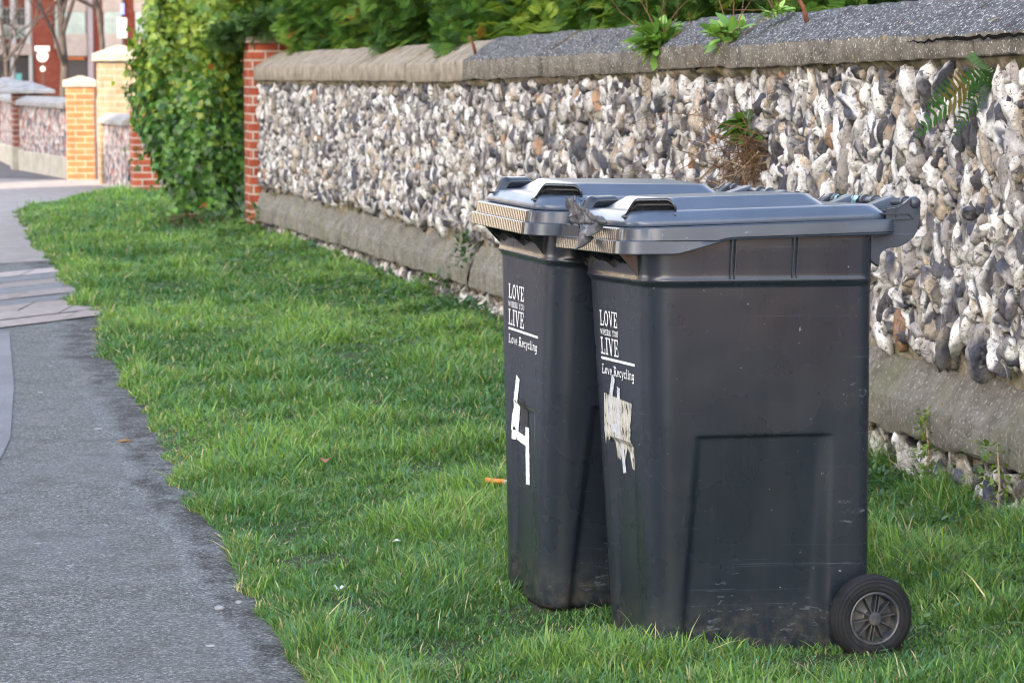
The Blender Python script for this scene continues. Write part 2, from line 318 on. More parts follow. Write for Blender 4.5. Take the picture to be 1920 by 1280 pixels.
def flints(name, s0, s1, sub, seed):
    r = np.random.default_rng(seed); tv, tf = ico(sub); pos, half, colr, col2 = [], [], [], []
    ps, pz = .049, .067
    for layer, (dz, ds, k) in enumerate(((0, 0, 1.), (pz / 2, ps / 2, .55))):
        for i, z in enumerate(np.arange(.0 + dz, 1.40, pz)):
            for s in np.arange(s0 + ds + (i % 2) * ps / 2, s1, ps):
                s2, z2 = s + r.normal(0, .012), z + r.normal(0, .014)
                big = r.uniform() < .12; szv = np.exp(r.normal(0, .20))
                a, b = r.uniform(.0155, .0255) * k * szv * (1.35 if big else 1), r.uniform(.028, .070) * k * szv * (1.15 if big else 1)
                if z2 + b * .75 > ip(ZB, s2) or z2 < -.02: continue
                pb, pt = ip(PB, s2), ip(PT, s2)
                if z2 > pt and z2 - b * 1.35 < pt - .02: continue
                if pb - b * .6 < z2 < pt + .055: continue
                if pb - .3 < z2 < pb and z2 + b > pb: continue
                pos.append((s2, z2, r.uniform(-.016, .006) if layer == 0 else r.uniform(-.034, -.020)))
                half.append((a, b, r.uniform(.024, .044) * (.8 if layer else 1)))
                W_, G_, T_n, D_ = np.array([.66, .65, .625]), np.array([.335, .315, .30]), np.array([.42, .35, .27]), np.array([.075, .075, .088])
                t = r.uniform(); cc = (W_ if t < .52 else G_ if t < .72 else T_n if t < .83 else np.array([.36, .21, .12]) if t < .85 else D_) * r.uniform(.7, 1.12); t = r.uniform(); c2 = (D_ if t < .38 else G_ if t < .60 else W_ if t < .85 else T_n) * r.uniform(.7, 1.2); col2.append(c2)
                colr.append(cc)
    pos = np.array(pos); half = np.array(half); colr = np.array(colr); n = len(pos)
    nA, nB = Noise(3, 14, seed + 1, 1.25), Noise(3, 14, seed + 2, 3.0)
    off = r.uniform(-50, 50, (n, 3)); L = tv[None] * np.array([1.25, .8, 1.25]) + off[:, None, :]
    disp = 1 + .33 * nA(L.reshape(-1, 3)).reshape(n, -1) + (.18 if sub > 1 else .06) * nB(L.reshape(-1, 3)).reshape(n, -1) - (.16 if sub > 1 else 0) * np.exp(-(nB(L.reshape(-1, 3) * .7 + 3).reshape(n, -1) / .35) ** 2)
    v = tv[None] * np.clip(disp, .35, 1.85)[..., None]
    pw = r.uniform(0, .35, (n, 1)); v[..., 0] *= 1 - pw * v[..., 1]           # pear shapes
    v = v * half[:, None, :]
    an = r.normal(0, .42, n); c_, q_ = np.cos(an)[:, None], np.sin(an)[:, None]
    x, z = v[..., 0] * c_ - v[..., 1] * q_, v[..., 0] * q_ + v[..., 1] * c_
    P = (pos[:, 0, None] + x)[..., None] * DW + (pos[:, 2, None] + v[..., 2])[..., None] * NW + (pos[:, 1, None] + z)[..., None] * np.array([0, 0, 1.])
    # one broken face of dark glassy flint on some stones
    fd = r.normal(size=(n, 3)); fd[:, 2] = np.abs(fd[:, 2]); fd /= np.linalg.norm(fd, axis=1)[:, None]
    face = (np.einsum('nj,kj->nk', fd, tv) > r.uniform(.55, .9, n)[:, None]) & (r.uniform(size=n) < .42)[:, None]
    nC = Noise(3, 14, seed + 3, 1.5); mk = sstep(.30, .60, nC((L * np.array([1.3, .6, 1.3])).reshape(-1, 3)).reshape(n, -1))[..., None]; Cc = colr[:, None, :] * (1 - mk) + np.array(col2)[:, None, :] * mk; Cc[face] = np.array([.055, .06, .085])
    F = tf[None] + (np.arange(n) * len(tv))[:, None, None]
    # outward winding: (s, n, z) frame is left-handed for half of the axes, so flip
    return np_mesh(name, P.reshape(-1, 3), F.reshape(-1, 3)[:, ::-1], M_FLINT, wall, True, Cc.reshape(-1, 3))
flints('flint_facing', -2.2, 3.4, 3, 31); flints('flint_facing', 3.4, WALL_LEN - .03, 2, 41); flints('flint_facing', S0, -2.2, 1, 51)

# coping: one part per stone, a vertical front and a weathered slope up to a ridge
def coping_mat(name, base, dark, lichen, amt):
    m = Mat(name, .92, .15)
    c = m.ramp(m.noise(11, 6), [(.3, dark), (.62, base)])
    st = m.noise(9, 4, .6, scale=(1, 1, .12)); c = m.mix(m.ramp(st, [(.48, 0.), (.75, .5)]), c, tuple(x * .45 for x in base))
    c = m.mix(m.ramp(m.noise(95, 3, .65), [(.60 - amt, 0.), (.68 - amt, .85)]), c, lichen)
    c = m.mix(m.ramp(m.noise(17, 3), [(.70, 0.), (.74, .8)]), c, (.42, .27, .07))
    m.color(c).bump(m.noise(130, 4), .6, .008); return m.m
M_COP = coping_mat('coping_weathered', (.18, .16, .128), (.075, .068, .056), (.60, .60, .57), .015)
M_COPN = coping_mat('coping_sandstone', (.32, .275, .215), (.16, .138, .105), (.46, .42, .35), -.03)
M_COPT = coping_mat('coping_black_lichen', (.090, .091, .094), (.036, .037, .040), (.58, .59, .60), .035)
# coping cross-section from the front foot over the ridge to the back foot: (out, part of face height / rise)
def coping_stone(s0, s1, mats, dz=0, do=0, seed=0):
    prof = [(.0, 0, 0), (.056, 0, 0), (.060, .06, 0), (.061, .5, 0), (.060, .93, 0), (.055, 1, .0)] + [(.055 - .185 * t, 1, .118 * t) for t in (.07, .2, .35, .5, .65, .8, .93, 1.)] + [(-.20, 1, .118), (-.39, 1, 0), (-.39, 0, 0)]
    n = max(4, int((s1 - s0) / .035)); S = np.linspace(s0 + .004, s1 - .004, n); nz = Noise(3, 16, 60 + seed, 7.); nz2 = Noise(3, 16, 90 + seed, 26.); V = []
    for i, s in enumerate(S):
        e = .006 * (1 - min(1, min(s - s0, s1 - s) / .02)); zb, zt = ip(ZB, s), ip(ZT, s)
        for o, a, h in prof:
            q = np.array([[s, o * 2, a * .1 + h]]); d = .0018 * nz(q)[0] + .0016 * nz2(q)[0]
            V.append(wp(s, zb + (zt - zb) * a + h + dz + d - e * (1 if a == 1 else 0), o + do + d - e) - P0)
    k = len(prof); F = grid_faces(n, k); o = np_mesh('coping_stone', V, F[:, ::-1], mats, wall, True)
    me = o.data; idx = np.array([1 if 4 <= (f % (k - 1)) <= 14 else 0 for f in range(len(F))], np.int32); me.polygons.foreach_set('material_index', idx)
    bm = bmesh.new(); bm.from_mesh(me)
    bm.verts.ensure_lookup_table(); bm.faces.new([bm.verts[i] for i in range(k)]); bm.faces.new([bm.verts[(n - 1) * k + i] for i in range(k)][::-1]); bm.to_mesh(me); bm.free()
    es = o.modifiers.new('split', 'EDGE_SPLIT'); es.split_angle = rad(38)
    return o
js = [S0, -3.1, -1.6, -.08, 2.22, 3.12, 5.02, 6.73, 8.3, 9.9, 11.6, 13.1, WALL_LEN + .08]
for i in range(len(js) - 1):
    old = js[i] < 6.7
    coping_stone(js[i], js[i + 1], [M_COP, M_COPT] if old else [M_COPN, M_COPN], dz=random.uniform(-.006, .006) + (.012 if js[i] == 2.22 else 0), do=random.uniform(-.006, .006), seed=i)
# mortar fillet squeezed out under the coping, with moss
V = []; S = np.linspace(S0, WALL_LEN, 700); fn = Noise(2, 16, 77, 16.)
for k, (o, dz) in enumerate(((-.01, -.05), (.024, -.028), (.034, -.006), (.0, .02))):
    q = np.stack([S, S * 0 + k * .3], -1); d = fn(q)
    V.append(P0 * 0 + S[:, None] * DW + (o - (.018 if k == 0 else 0) + .007 * d)[:, None] * NW + (ip(ZB, S) + dz + (.016 * d if k < 2 else 0))[:, None] * np.array([0, 0, 1.]))
np_mesh('mortar_fillet', np.stack(V, 1).reshape(-1, 3), grid_faces(700, 4), M_MORT, wall)
# plinth course: a row of stones with an upright lower face and a splayed top
m = Mat('plinth_stone', .92, .15); c = m.ramp(m.noise(7, 6, .7), [(.3, (.14, .13, .105)), (.65, (.31, .29, .25))])
c = m.mix(m.ramp(m.noise(70, 3), [(.56, 0.), (.68, .7)]), c, (.6, .59, .56)); c = m.mix(m.ramp(m.noise(3, 3), [(.48, 0.), (.7, .5)]), c, (.20, .21, .11)); c = m.mix(m.ramp(m.noise(34, 6, .75), [(.52, 0.), (.66, .7)]), c, (.11, .10, .08)); m.color(c).bump(m.noise(55, 7, .75), 1., .025); M_PLN = m.m
pj = [S0, -2.5, 1.15, 2.9, 4.6, 6.6, 8.6, 10.6, 12.4, 13.6, WALL_LEN]
for i in range(len(pj) - 1):
    s0, s1 = pj[i], pj[i + 1]; n = int((s1 - s0) / .035); prof = [(-.03, 0.), (.056, 0.), (.062, .03), (.063, .2), (.062, .44), (.060, .48), (.056, .51), (.042, .62), (.026, .76), (.010, .90), (-.006, 1.03), (-.03, 1.08)]
    nz = Noise(3, 16, 160 + i, 6.); nz2 = Noise(3, 16, 190 + i, 30.); V = []; jz = random.uniform(-.008, .008)
    for s in np.linspace(s0 + .003, s1 - .003, n):
        e = .004 * (1 - min(1, min(s - s0, s1 - s) / .02)); zb, zt = ip(PB, s), ip(PT, s)
        for o, a in prof:
            q = np.array([[s, o, a * .25]]); d = .006 * nz(q)[0] + .003 * nz2(q)[0]
            V.append(wp(s, zb + (zt - zb) * a + d * (1.6 if a in (0., 1.03) else .5) + jz, o + d - e) - P0)
    np_mesh('plinth_stone', V, grid_faces(n, len(prof))[:, ::-1], M_PLN, wall).modifiers.new('split', 'EDGE_SPLIT').split_angle = rad(20)
# the long split along the face of the nearest coping stone
sp = []; rr = random.Random(3)
for i, s in enumerate(np.linspace(-.75, .40, 40)):
    sp.append((s, 1.452 - .018 * ((s + .75) / 1.15) ** 1.0 + rr.uniform(-.006, .006), .0045 * math.sin(math.pi * (i + .5) / 40) + rr.uniform(.0006, .0022)))
V = []
for s, z, h in sp: V += [wp(s, z - h, .0695) - P0, wp(s, z + h, .0695) - P0]
np_mesh('crack', V, grid_faces(len(sp), 2)[:, ::-1], plain('crack_dark', (.012, .011, .010), 1, 0), wall, False)

# ------------------------------------------------------------------ wheelie bins
def plastic(name, base, rough, scratch=.5):
    m = Mat(name, rough, .6)
    b0 = tuple(x * .8 for x in base); b1 = tuple(x * 1.3 for x in base)
    c = m.ramp(m.noise(3.5, 5), [(.3, b0), (.7, b1)])
    c = m.mix(m.ramp(m.noise(16, 4, .6, scale=(1, 1, .05)), [(.42, 0.), (.85, .30)]), c, (.042, .048, .058))          # rain streaks and dust
    c = m.mix(m.ramp(m.noise(1.6, 2), [(.35, 0.), (.9, .16)]), c, (.030, .036, .032))
    sc = m.noise(4, 2, .5, scale=(.45, 1, 38), rot=(0, .05, 0), dist=.35); c = m.mix(m.ramp(sc, [(.675, 0.), (.70, scratch * .55), (.72, 0.)]), c, (.12, .15, .20)); c = m.mix(m.ramp(m.math('MULTIPLY', m.noise(55, 3, .7, scale=(.5, 1, 1.6), rot=(0, .5, 0)), m.noise(3.1, 2)), [(.40, 0.), (.43, scratch * .8)]), c, (.15, .18, .22))
    c = m.mix(m.ramp(m.noise(85, 2), [(.74, 0.), (.765, .7)]), c, (.28, .29, .30))
    sz_ = m.n('ShaderNodeSeparateXYZ'); m.l(m.coord(), sz_.inputs[0]); lowz = m.ramp(sz_.outputs[2], [(.0, 1.), (.16, 0.)])
    c = m.mix(m.math('MULTIPLY', lowz, m.ramp(m.noise(38, 6, .7), [(.42, 0.), (.66, .75)])), c, (.095, .085, .066))      # dried mud splashed up from the ground
    m.color(c); r = m.ramp(m.noise(5, 3), [(.3, rough - .03), (.7, rough + .05)]); m.rough(r)
    m.bump(m.noise(3.2, 2), .16, .03); return m.m
M_BODY = plastic('bin_plastic', (.0095, .0140, .0225), .27)
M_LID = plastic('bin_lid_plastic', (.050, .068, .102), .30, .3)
M_GRIP = plastic('bin_grip_plastic', (.010, .012, .016), .2, .2)
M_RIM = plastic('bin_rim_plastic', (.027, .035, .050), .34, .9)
m = Mat('bin_front_lip', .22, .6); wv_ = m.n('ShaderNodeTexWave', bands_direction='Y'); wv_.inputs['Scale'].default_value = 23; wv_.inputs['Distortion'].default_value = .6; wv_.inputs['Detail'].default_value = 1; m.l(m.coord(), wv_.inputs['Vector']); m.color(m.ramp(m.noise(20, 4), [(.35, (.018, .021, .026)), (.7, (.045, .046, .050))])); m.bump(wv_.outputs['Fac'], .13, .003); M_LIP = m.m
m = Mat('tyre_rubber', .85, .25); c = m.ramp(m.noise(9, 5), [(.35, (.010, .011, .013)), (.62, (.020, .021, .023)), (.8, (.060, .057, .053))]); m.color(c).bump(m.noise(90), .4, .004); M_TYRE = m.m
M_HUB = plastic('hub_plastic', (.022, .027, .040), .45, .2)
M_WHITE = plain('white_print', (.72, .73, .74), .5, .4, .06, 40)
m = Mat('brushed_white_paint', .6, .3); m.color(m.ramp(m.noise(70, 4, .7, scale=(1, 3, .4)), [(.28, (.25, .26, .27)), (.4, (.72, .73, .73))])); M_PAINT = m.m
m = Mat('worn_label', .8, .2); wv = m.noise(75, 5, .7, scale=(1, 1, .45)); m.color(m.ramp(wv, [(.41, (.04, .042, .042)), (.47, (.42, .41, .36)), (.7, (.60, .59, .52))])); M_LABEL = m.m
M_DARKPATCH = plain('dark_patch_tone', (.012, .013, .016), .5, .4)

def arc(cx, cy, rx, ry, a0, a1, n): return [(cx + rx * math.cos(a0 + (a1 - a0) * i / n), cy + ry * math.sin(a0 + (a1 - a0) * i / n)) for i in range(n)]
def loop(xf, xb, wf, wb, rf, rb, nfr=24, nco=9, nsi=64, nbc=6, nba=12):
    ln = lambda a, b, n: [(a[0] + (b[0] - a[0]) * i / n, a[1] + (b[1] - a[1]) * i / n) for i in range(n)]
    H = math.pi / 2; P = ln((xf, wf - rf), (xf, -wf + rf), nfr)
    P += arc(xf + rf, -wf + rf, rf, rf, math.pi, math.pi + H, nco)
    P += ln((xf + rf, -wf), (xb - rb, -wb), nsi) + arc(xb - rb, -wb + rb, rb, rb, -H, 0, nbc) + ln((xb, -wb + rb), (xb, wb - rb), nba)
    P += arc(xb - rb, wb - rb, rb, rb, 0, H, nbc) + ln((xb - rb, wb), (xf + rf, wf), nsi) + arc(xf + rf, wf - rf, rf, rf, H, math.pi, nco)
    return np.array(P)
BX = lambda z: .079 - .0466 * z                                    # front, back and half widths of the body at height z
BB = lambda z: .607 - .027 * z
BWF = lambda z: .172 + .0716 * z
BWB = lambda z: .210 + .056 * z
def recess_side(x, z):
    zt = .525; low = np.clip((zt - z) / zt, 0, 1); w = .010 + .022 * low
    return (.008 + .023 * low) * sstep(.168 - .028 * low - w * .2, .168 - .028 * low + w * .8, x) * (1 - sstep(.455 + .01 * low, .50, x)) * (1 - sstep(zt - .007, zt, z))
def recess_front(y, z): return .010 * sstep(-.088, -.072, y) * (1 - sstep(.072, .088, y)) * (1 - sstep(.485, .50, z))
def front_x(y, z): return BX(z) + float(recess_front(np.array(y), np.array(z)))
def make_body(parent):
    zs = np.unique(np.concatenate([np.linspace(0.012, .96, 90), np.linspace(.48, .54, 16), np.linspace(.86, .89, 12), [.0, .004]])); V = []
    for z in zs:
        P = loop(BX(z), BB(z), BWF(z), BWB(z), .062, .03); x, y = P[:, 0].copy(), P[:, 1].copy(); zz = np.full(len(P), z)
        if z < .012: k = .012 * (1 - z / .012) ** 2; x += np.sign(.33 - x) * k; y -= np.sign(y) * k
        side = np.abs(y) > .16; fr = (x < BX(z) + .004)
        lip = .0045 * sstep(.866, .878, zz) + .003 * np.exp(-((zz - .882) / .006) ** 2)
        d = np.where(side & ~fr, recess_side(x, zz), 0) - lip * side; y2 = y - np.sign(y) * d
        x2 = x + np.where(fr, recess_front(y, zz) - lip, 0)
        x2 = x2 - lip * ((x < .1) & ~fr); V.append(np.stack([x2, y2, zz], 1))
    T = V[-1].copy(); T[:, 2] = 1.003 + .018 * (T[:, 0] + .04) / .66 - .004; V.append(T)
    n = len(V[0]); nzv = len(zs) + 1; F = [tuple(f) for f in grid_faces(nzv, n, True)[:, ::-1]]; b = nzv * n
    mb = MB(); mb.add(np.concatenate(V), F + [tuple(range(n))]); return mb.build('body', M_BODY, parent, True)
RT = lambda x: 1.003 + .018 * (np.clip(x, -.05, .7) + .04) / .66     # top of the rim
def make_rim(parent):
    def skirt(x): return np.interp(x, [-.05, .085, .10, .215, .235, .66], [.944, .944, .9445, .9745, .976, .988])
    def lp(i, stepin=0): return loop(-.041 + i + stepin, .63 - i, .262 - i - stepin * .5, .287 - i, .052, .03)
    rows = []; base = lp(0); x0 = base[:, 0]; fm = (1 - sstep(.01, .06, x0)); st = lp(0, .013); stepped = base * (1 - fm[:, None]) + st * fm[:, None]
    body = loop(BX(.95) - .001, BB(.95) + .001, BWF(.95) + .001, BWB(.95) + .001, .062, .03)
    zb = skirt(x0); zt = RT(x0); zm = .945 + .030 * np.ones_like(x0); zm = np.minimum(np.maximum(zm, zb + .006), zt - .006)
    def row(P, z): rows.append(np.stack([P[:, 0], P[:, 1], np.broadcast_to(z, len(P))], 1))
    ins = lambda P, d: P + (np.array([.3, 0]) - P) / np.linalg.norm(np.array([.3, 0]) - P, axis=1)[:, None] * d
    row(body, zb + .03); row(body, zb + .0285); row(ins(base, .006), zb + .0005); row(ins(base, .002), zb); row(base, zb + .002); row(ins(base, .0028), zm - .002); row(ins(base, .005), zm); row(stepped, zm + .0006)
    row(ins(stepped, .003), zt - .003); row(ins(stepped, .006), zt); row(ins(stepped, .06), zt + .0005)
    V = np.concatenate(rows); n = len(base); mb = MB(); F = grid_faces(len(rows), n, True)[:, ::-1]
    c = V[F].mean(1); mi = ((c[:, 0] < .0) & (np.abs(c[:, 1]) < .235)).astype(int); r_ = (np.arange(len(F)) // n); mi *= ((r_ >= 3) & (r_ <= 8))
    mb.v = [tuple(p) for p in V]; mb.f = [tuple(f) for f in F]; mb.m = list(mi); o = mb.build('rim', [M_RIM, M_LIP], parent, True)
    o.modifiers.new('split', 'EDGE_SPLIT').split_angle = rad(32); return o
def make_lid(parent):
    rows = []
    def row(xf, xb, w, z, rf=.05, rb=.04, dw=.018):
        P = loop(xf, xb, w, w + dw, rf, rb); rows.append(np.stack([P[:, 0], P[:, 1], RT(P[:, 0]) + z - .0], 1))
    row(-.004, .622, .236, .0012); row(-.005, .623, .237, .004); row(-.005, .623, .237, .012); row(-.002, .621, .234, .0155); row(.014, .605, .218, .031); row(.022, .598, .210, .0345); row(.034, .588, .198, .0355)
    row(.062, .505, .178, .0355, .03, .03, .006); row(.068, .500, .173, .037, .03, .03, .006); row(.108, .470, .150, .061, .03, .03, .005); row(.113, .465, .146, .0628, .03, .03, .005); row(.13, .45, .13, .063, .03, .03, .004)
    n = len(rows[0]); mb = MB(); mb.add(np.concatenate(rows), [tuple(f) for f in grid_faces(len(rows), n, True)[:, ::-1]] + [tuple(range((len(rows) - 1) * n, len(rows) * n))[::-1]])
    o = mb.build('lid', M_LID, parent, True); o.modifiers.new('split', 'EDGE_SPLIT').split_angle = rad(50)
    for sgn in (-1, 1):                                        # curled scoop grips at the two front corners
        # profile across the bin: foot on the shoulder, up a hollow, curling outward at the top
        prof = [(.214, .021), (.200, .030), (.186, .034), (.176, .042), (.171, .052), (.172, .062), (.178, .069), (.188, .0725), (.200, .072), (.204, .0695)]
        V = []; xs = np.linspace(-.002, .122, 34)
        for x in xs:
            e = min(1, (x + .002) / .034, (.122 - x) / .024); k = max(.06, math.sqrt(max(0, 1 - (1 - e) ** 2)) if x > .06 else float(sstep(0, 1, np.array(e))))
            for t, (y, z) in enumerate(prof):
                zz = .021 + (z - .021) * float(k) - (.003 if t == len(prof) - 1 else 0); dx_, dy_ = x - .06, (y - (1 - float(k)) * .004 * t / 9) - .185; ca, sa = math.cos(.45), math.sin(.45); V.append((.062 + dx_ * ca - dy_ * sa, sgn * (.176 + dx_ * sa + dy_ * ca), float(RT(np.array(x))) + .021 + (zz - .021) * .76 + .002))
        mb = MB(); F = grid_faces(len(xs), len(prof)); mb.add(V, [tuple(f) for f in (F if sgn < 0 else F[:, ::-1])]); g = mb.build('lid_handle', M_GRIP, o, True)
        so = g.modifiers.new('solid', 'SOLIDIFY'); so.thickness = .004; so.offset = 0
    return o
HX, HZ = .688, 1.058
def make_back(parent):
    # side brackets that carry the handle tube; outline taken at the near bracket, metres from the tube's centre
    out = [(-1.0, .022), (-.62, .008)]
    pts = [(960 - 280, 560), (470, 560), (465, 1130), (470, 985), (490, 940), (540, 895), (640, 872), (750, 862), (860, 812), (950, 740), (1005, 655), (1030, 560), (1042, 420), (1046, 290)]
    pts = [((X - 960) / 7.11 / 772 * .97, -(Y - 280) / 7.11 / 803) for X, Y in pts[2:]] + [(.0125 * math.cos(a), .0145 * math.sin(a)) for a in np.linspace(.1, 2.4, 8)] + [(-.033, -.007), (-.046, -.011), (-.072, -.0145), (-.072, -.046), (-.130, -.046), (-.130, -.12)]
    for sgn in (-1, 1):
        mb = MB(); mb.prism(pts, lambda p, d: (HX + p[0], sgn * d, HZ + p[1]), .232, .250)
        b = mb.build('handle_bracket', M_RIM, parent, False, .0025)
        mb = MB(); rib = lambda a, c, w=.0016: mb.prism([(a[0], a[1] - w), (c[0], c[1] - w), (c[0], c[1] + w), (a[0], a[1] + w)], lambda p, d: (HX + p[0], sgn * d, HZ + p[1]), .2495, .2555)
        rib((-.090, -.014), (-.074, -.014)); rib((-.074, -.011), (-.046, -.0075)); rib((-.046, -.0075), (-.030, -.003)); rib((-.030, -.003), (-.012, .012)); rib((-.088, -.025), (-.018, -.024)); rib((-.084, -.0385), (-.014, -.036)); rib((-.018, -.024), (-.006, -.036)); rib((-.014, -.036), (.012, -.012))
        for x in (-.073, -.048): mb.prism([(x - .001, -.040), (x + .001, -.040), (x + .001, -.010), (x - .001, -.010)], lambda p, d: (HX + p[0], sgn * d, HZ + p[1]), .2497, .2550)
        mb.build('stiffening_ribs', M_RIM, b)
        mb = MB(); h = sgn * .247; mb.lathe([(.0125, 0), (.0128, sgn * .007), (.0115, sgn * .0095), (.0005, sgn * .0105)], 32, (HX, h, HZ)); mb.build('end_cap', M_HUB, b, True)
    mb = MB(); mb.tube([(HX, -.24, HZ), (HX, .24, HZ)], .0098, 24)
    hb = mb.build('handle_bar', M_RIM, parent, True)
    for y in (-.2, -.03, .03, .2):
        mb = MB(); mb.lathe([(.009, -.004), (.0148, -.004), (.0152, 0), (.0148, .004), (.009, .004)], 28, (HX, y, HZ)); mb.build('collar', M_RIM, hb, True).modifiers.new('split', 'EDGE_SPLIT').split_angle = rad(40)
    # hinge arms from the lid back to the tube
    for y in (-.115, .115):
        mb = MB(); mb.prism([(.585, 1.042), (.63, 1.052), (HX, HZ + .014), (HX + .013, HZ), (HX, HZ - .014), (.62, 1.026)], lambda p, d: (p[0], d, p[1]), y - .02, y + .02)
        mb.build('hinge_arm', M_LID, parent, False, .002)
def make_wheel(parent, sgn):
    w = empty('wheel', (.574, sgn * .309, .098)); w.parent = parent
    T = lambda h: -sgn * h                                      # h grows towards the bin
    mb = MB(); prof = [(.0615, .006), (.064, .002), (.068, .0), (.074, .0005), (.0745, .002), (.0755, .0), (.0835, .0015), (.084, .003), (.085, .0015), (.091, .005), (.0914, .0065), (.0924, .0055), (.096, .010), (.0985, .016), (.1, .022), (.0985, .0225), (.1, .023), (.1, .030), (.0985, .0305), (.1, .031), (.0985, .040), (.094, .049), (.085, .053), (.064, .053), (.0615, .048)]
    mb.lathe([(r, T(h)) for r, h in prof], 72); t = mb.build('tyre', M_TYRE, w, True); t.modifiers.new('split', 'EDGE_SPLIT').split_angle = rad(45)
    mb = MB(); mb.lathe([(r, T(h)) for r, h in [(.0625, .010), (.0625, .0015), (.0595, .0005), (.056, .002), (.054, .010), (.052, .022), (.050, .026), (.022, .026), (.018, .024), (.0165, .012), (.0165, .004), (.015, .001), (.009, .0), (.0005, .0)]], 64)
    for k in range(10):
        a = 2 * math.pi * k / 10 + .15; c_, s_ = math.cos(a), math.sin(a); pr = [(.015, .004), (.053, .006), (.053, .026), (.015, .026)]
        for e in ((-1,) if k not in (2, 7) else (-.0045, .0035)):
            e = 0 if e == -1 else e; V = []
            for wd in (-.0013, .0013):
                for r, h in pr: V.append((r * c_ - (wd + e) * s_, T(h), r * s_ + (wd + e) * c_))
            mb.add(V, [(0, 1, 2, 3), (7, 6, 5, 4), (0, 4, 5, 1), (1, 5, 6, 2), (2, 6, 7, 3), (3, 7, 4, 0)])
    mb.build('hub', M_HUB, w, True).modifiers.new('split', 'EDGE_SPLIT').split_angle = rad(35)
    return w

# stroke lettering: slab capitals and a slanted lower case, drawn as ribbons a fraction of a millimetre thick
def E_(cx, cy, rx, ry, a0=0, a1=360, n=18): return [(cx + rx * math.cos(rad(a0 + (a1 - a0) * i / n)), cy + ry * math.sin(rad(a0 + (a1 - a0) * i / n))) for i in range(n + 1)]
T_, t_ = .17, .10
GL = {'L': (.80, [([(.2, 0), (.2, 1)], T_), ([(0, .05), (.72, .05)], t_), ([(.70, 0), (.70, .34)], t_), ([(0, .95), (.42, .95)], t_)]),
 'O': (.84, [(E_(.42, .5, .32, .44), .15)]),
 'V': (.90, [([(.16, 1), (.45, .04)], T_), ([(.74, 1), (.45, .0)], .10), ([(0, .95), (.34, .95)], t_), ([(.58, .95), (.9, .95)], t_)]),
 'E': (.76, [([(.2, 0), (.2, 1)], T_), ([(0, .05), (.70, .05)], t_), ([(0, .95), (.68, .95)], t_), ([(.2, .5), (.52, .5)], t_), ([(.68, 0), (.68, .32)], t_), ([(.66, .7), (.66, 1)], t_), ([(.52, .36), (.52, .64)], t_)]),
 'I': (.46, [([(.22, 0), (.22, 1)], T_), ([(0, .05), (.44, .05)], t_), ([(0, .95), (.44, .95)], t_)]),
 'W': (1.2, [([(.14, 1), (.36, .03)], T_), ([(.60, .9), (.36, .0)], .10), ([(.56, .9), (.82, .03)], T_), ([(1.04, 1), (.82, .0)], .10), ([(0, .95), (.3, .95)], t_), ([(.9, .95), (1.2, .95)], t_)]),
 'H': (.95, [([(.2, 0), (.2, 1)], T_), ([(.72, 0), (.72, 1)], T_), ([(.2, .5), (.72, .5)], t_), ([(0, .05), (.4, .05)], t_), ([(0, .95), (.4, .95)], t_), ([(.54, .05), (.92, .05)], t_), ([(.54, .95), (.92, .95)], t_)]),
 'R': (.88, [([(.2, 0), (.2, 1)], T_), ([(0, .95), (.42, .95)] + E_(.42, .73, .22, .22, 90, -90, 10) + [(.2, .51)], t_ * 1.2), ([(.42, .5), (.66, .05), (.88, .05)], T_ * .9), ([(0, .05), (.4, .05)], t_)]),
 'Y': (.88, [([(.14, 1), (.44, .45)], T_), ([(.74, 1), (.44, .45)], .1), ([(.44, .5), (.44, 0)], T_), ([(.26, .05), (.62, .05)], t_), ([(0, .95), (.32, .95)], t_), ([(.58, .95), (.88, .95)], t_)]),
 'U': (.90, [([(.18, 1), (.18, .34)] + E_(.45, .34, .27, .29, 180, 360, 12) + [(.72, 1)], T_), ([(0, .95), (.36, .95)], t_), ([(.54, .95), (.9, .95)], t_)]),
 'o': (.58, [(E_(.28, .33, .21, .28), .12)]),
 'v': (.56, [([(.06, .66), (.26, .02)], .14), ([(.5, .66), (.26, .0)], .09), ([(0, .63), (.2, .63)], .08)]),
 'e': (.56, [([(.1, .34), (.48, .34)] + E_(.28, .33, .20, .28, 5, 320, 16), .11)]),
 'c': (.52, [(E_(.28, .33, .21, .28, 40, 320, 14), .12)]),
 'y': (.58, [([(.06, .66), (.28, .04)], .14), ([(.52, .66), (.22, -.24), (.06, -.26)], .10), ([(0, .63), (.2, .63)], .08)]),
 'l': (.32, [([(.15, .98), (.15, .08), (.3, .06)], .14), ([(0, .96), (.2, .96)], .08)]),
 'i': (.32, [([(.15, .66), (.15, .08), (.3, .06)], .14), ([(0, .63), (.2, .63)], .08), ([(.1, .86), (.22, .86)], .13)]),
 'n': (.64, [([(.15, .64), (.15, 0)], .14), ([(.15, .46)] + E_(.32, .46, .17, .17, 150, 0, 8) + [(.49, .06), (.62, .05)], .13), ([(0, .63), (.2, .63)], .08)]),
 'g': (.60, [(E_(.28, .36, .20, .26), .12), ([(.5, .66), (.5, -.06)] + E_(.28, -.08, .22, .18, 0, -150, 10), .12)]), ' ': (.34, [])}
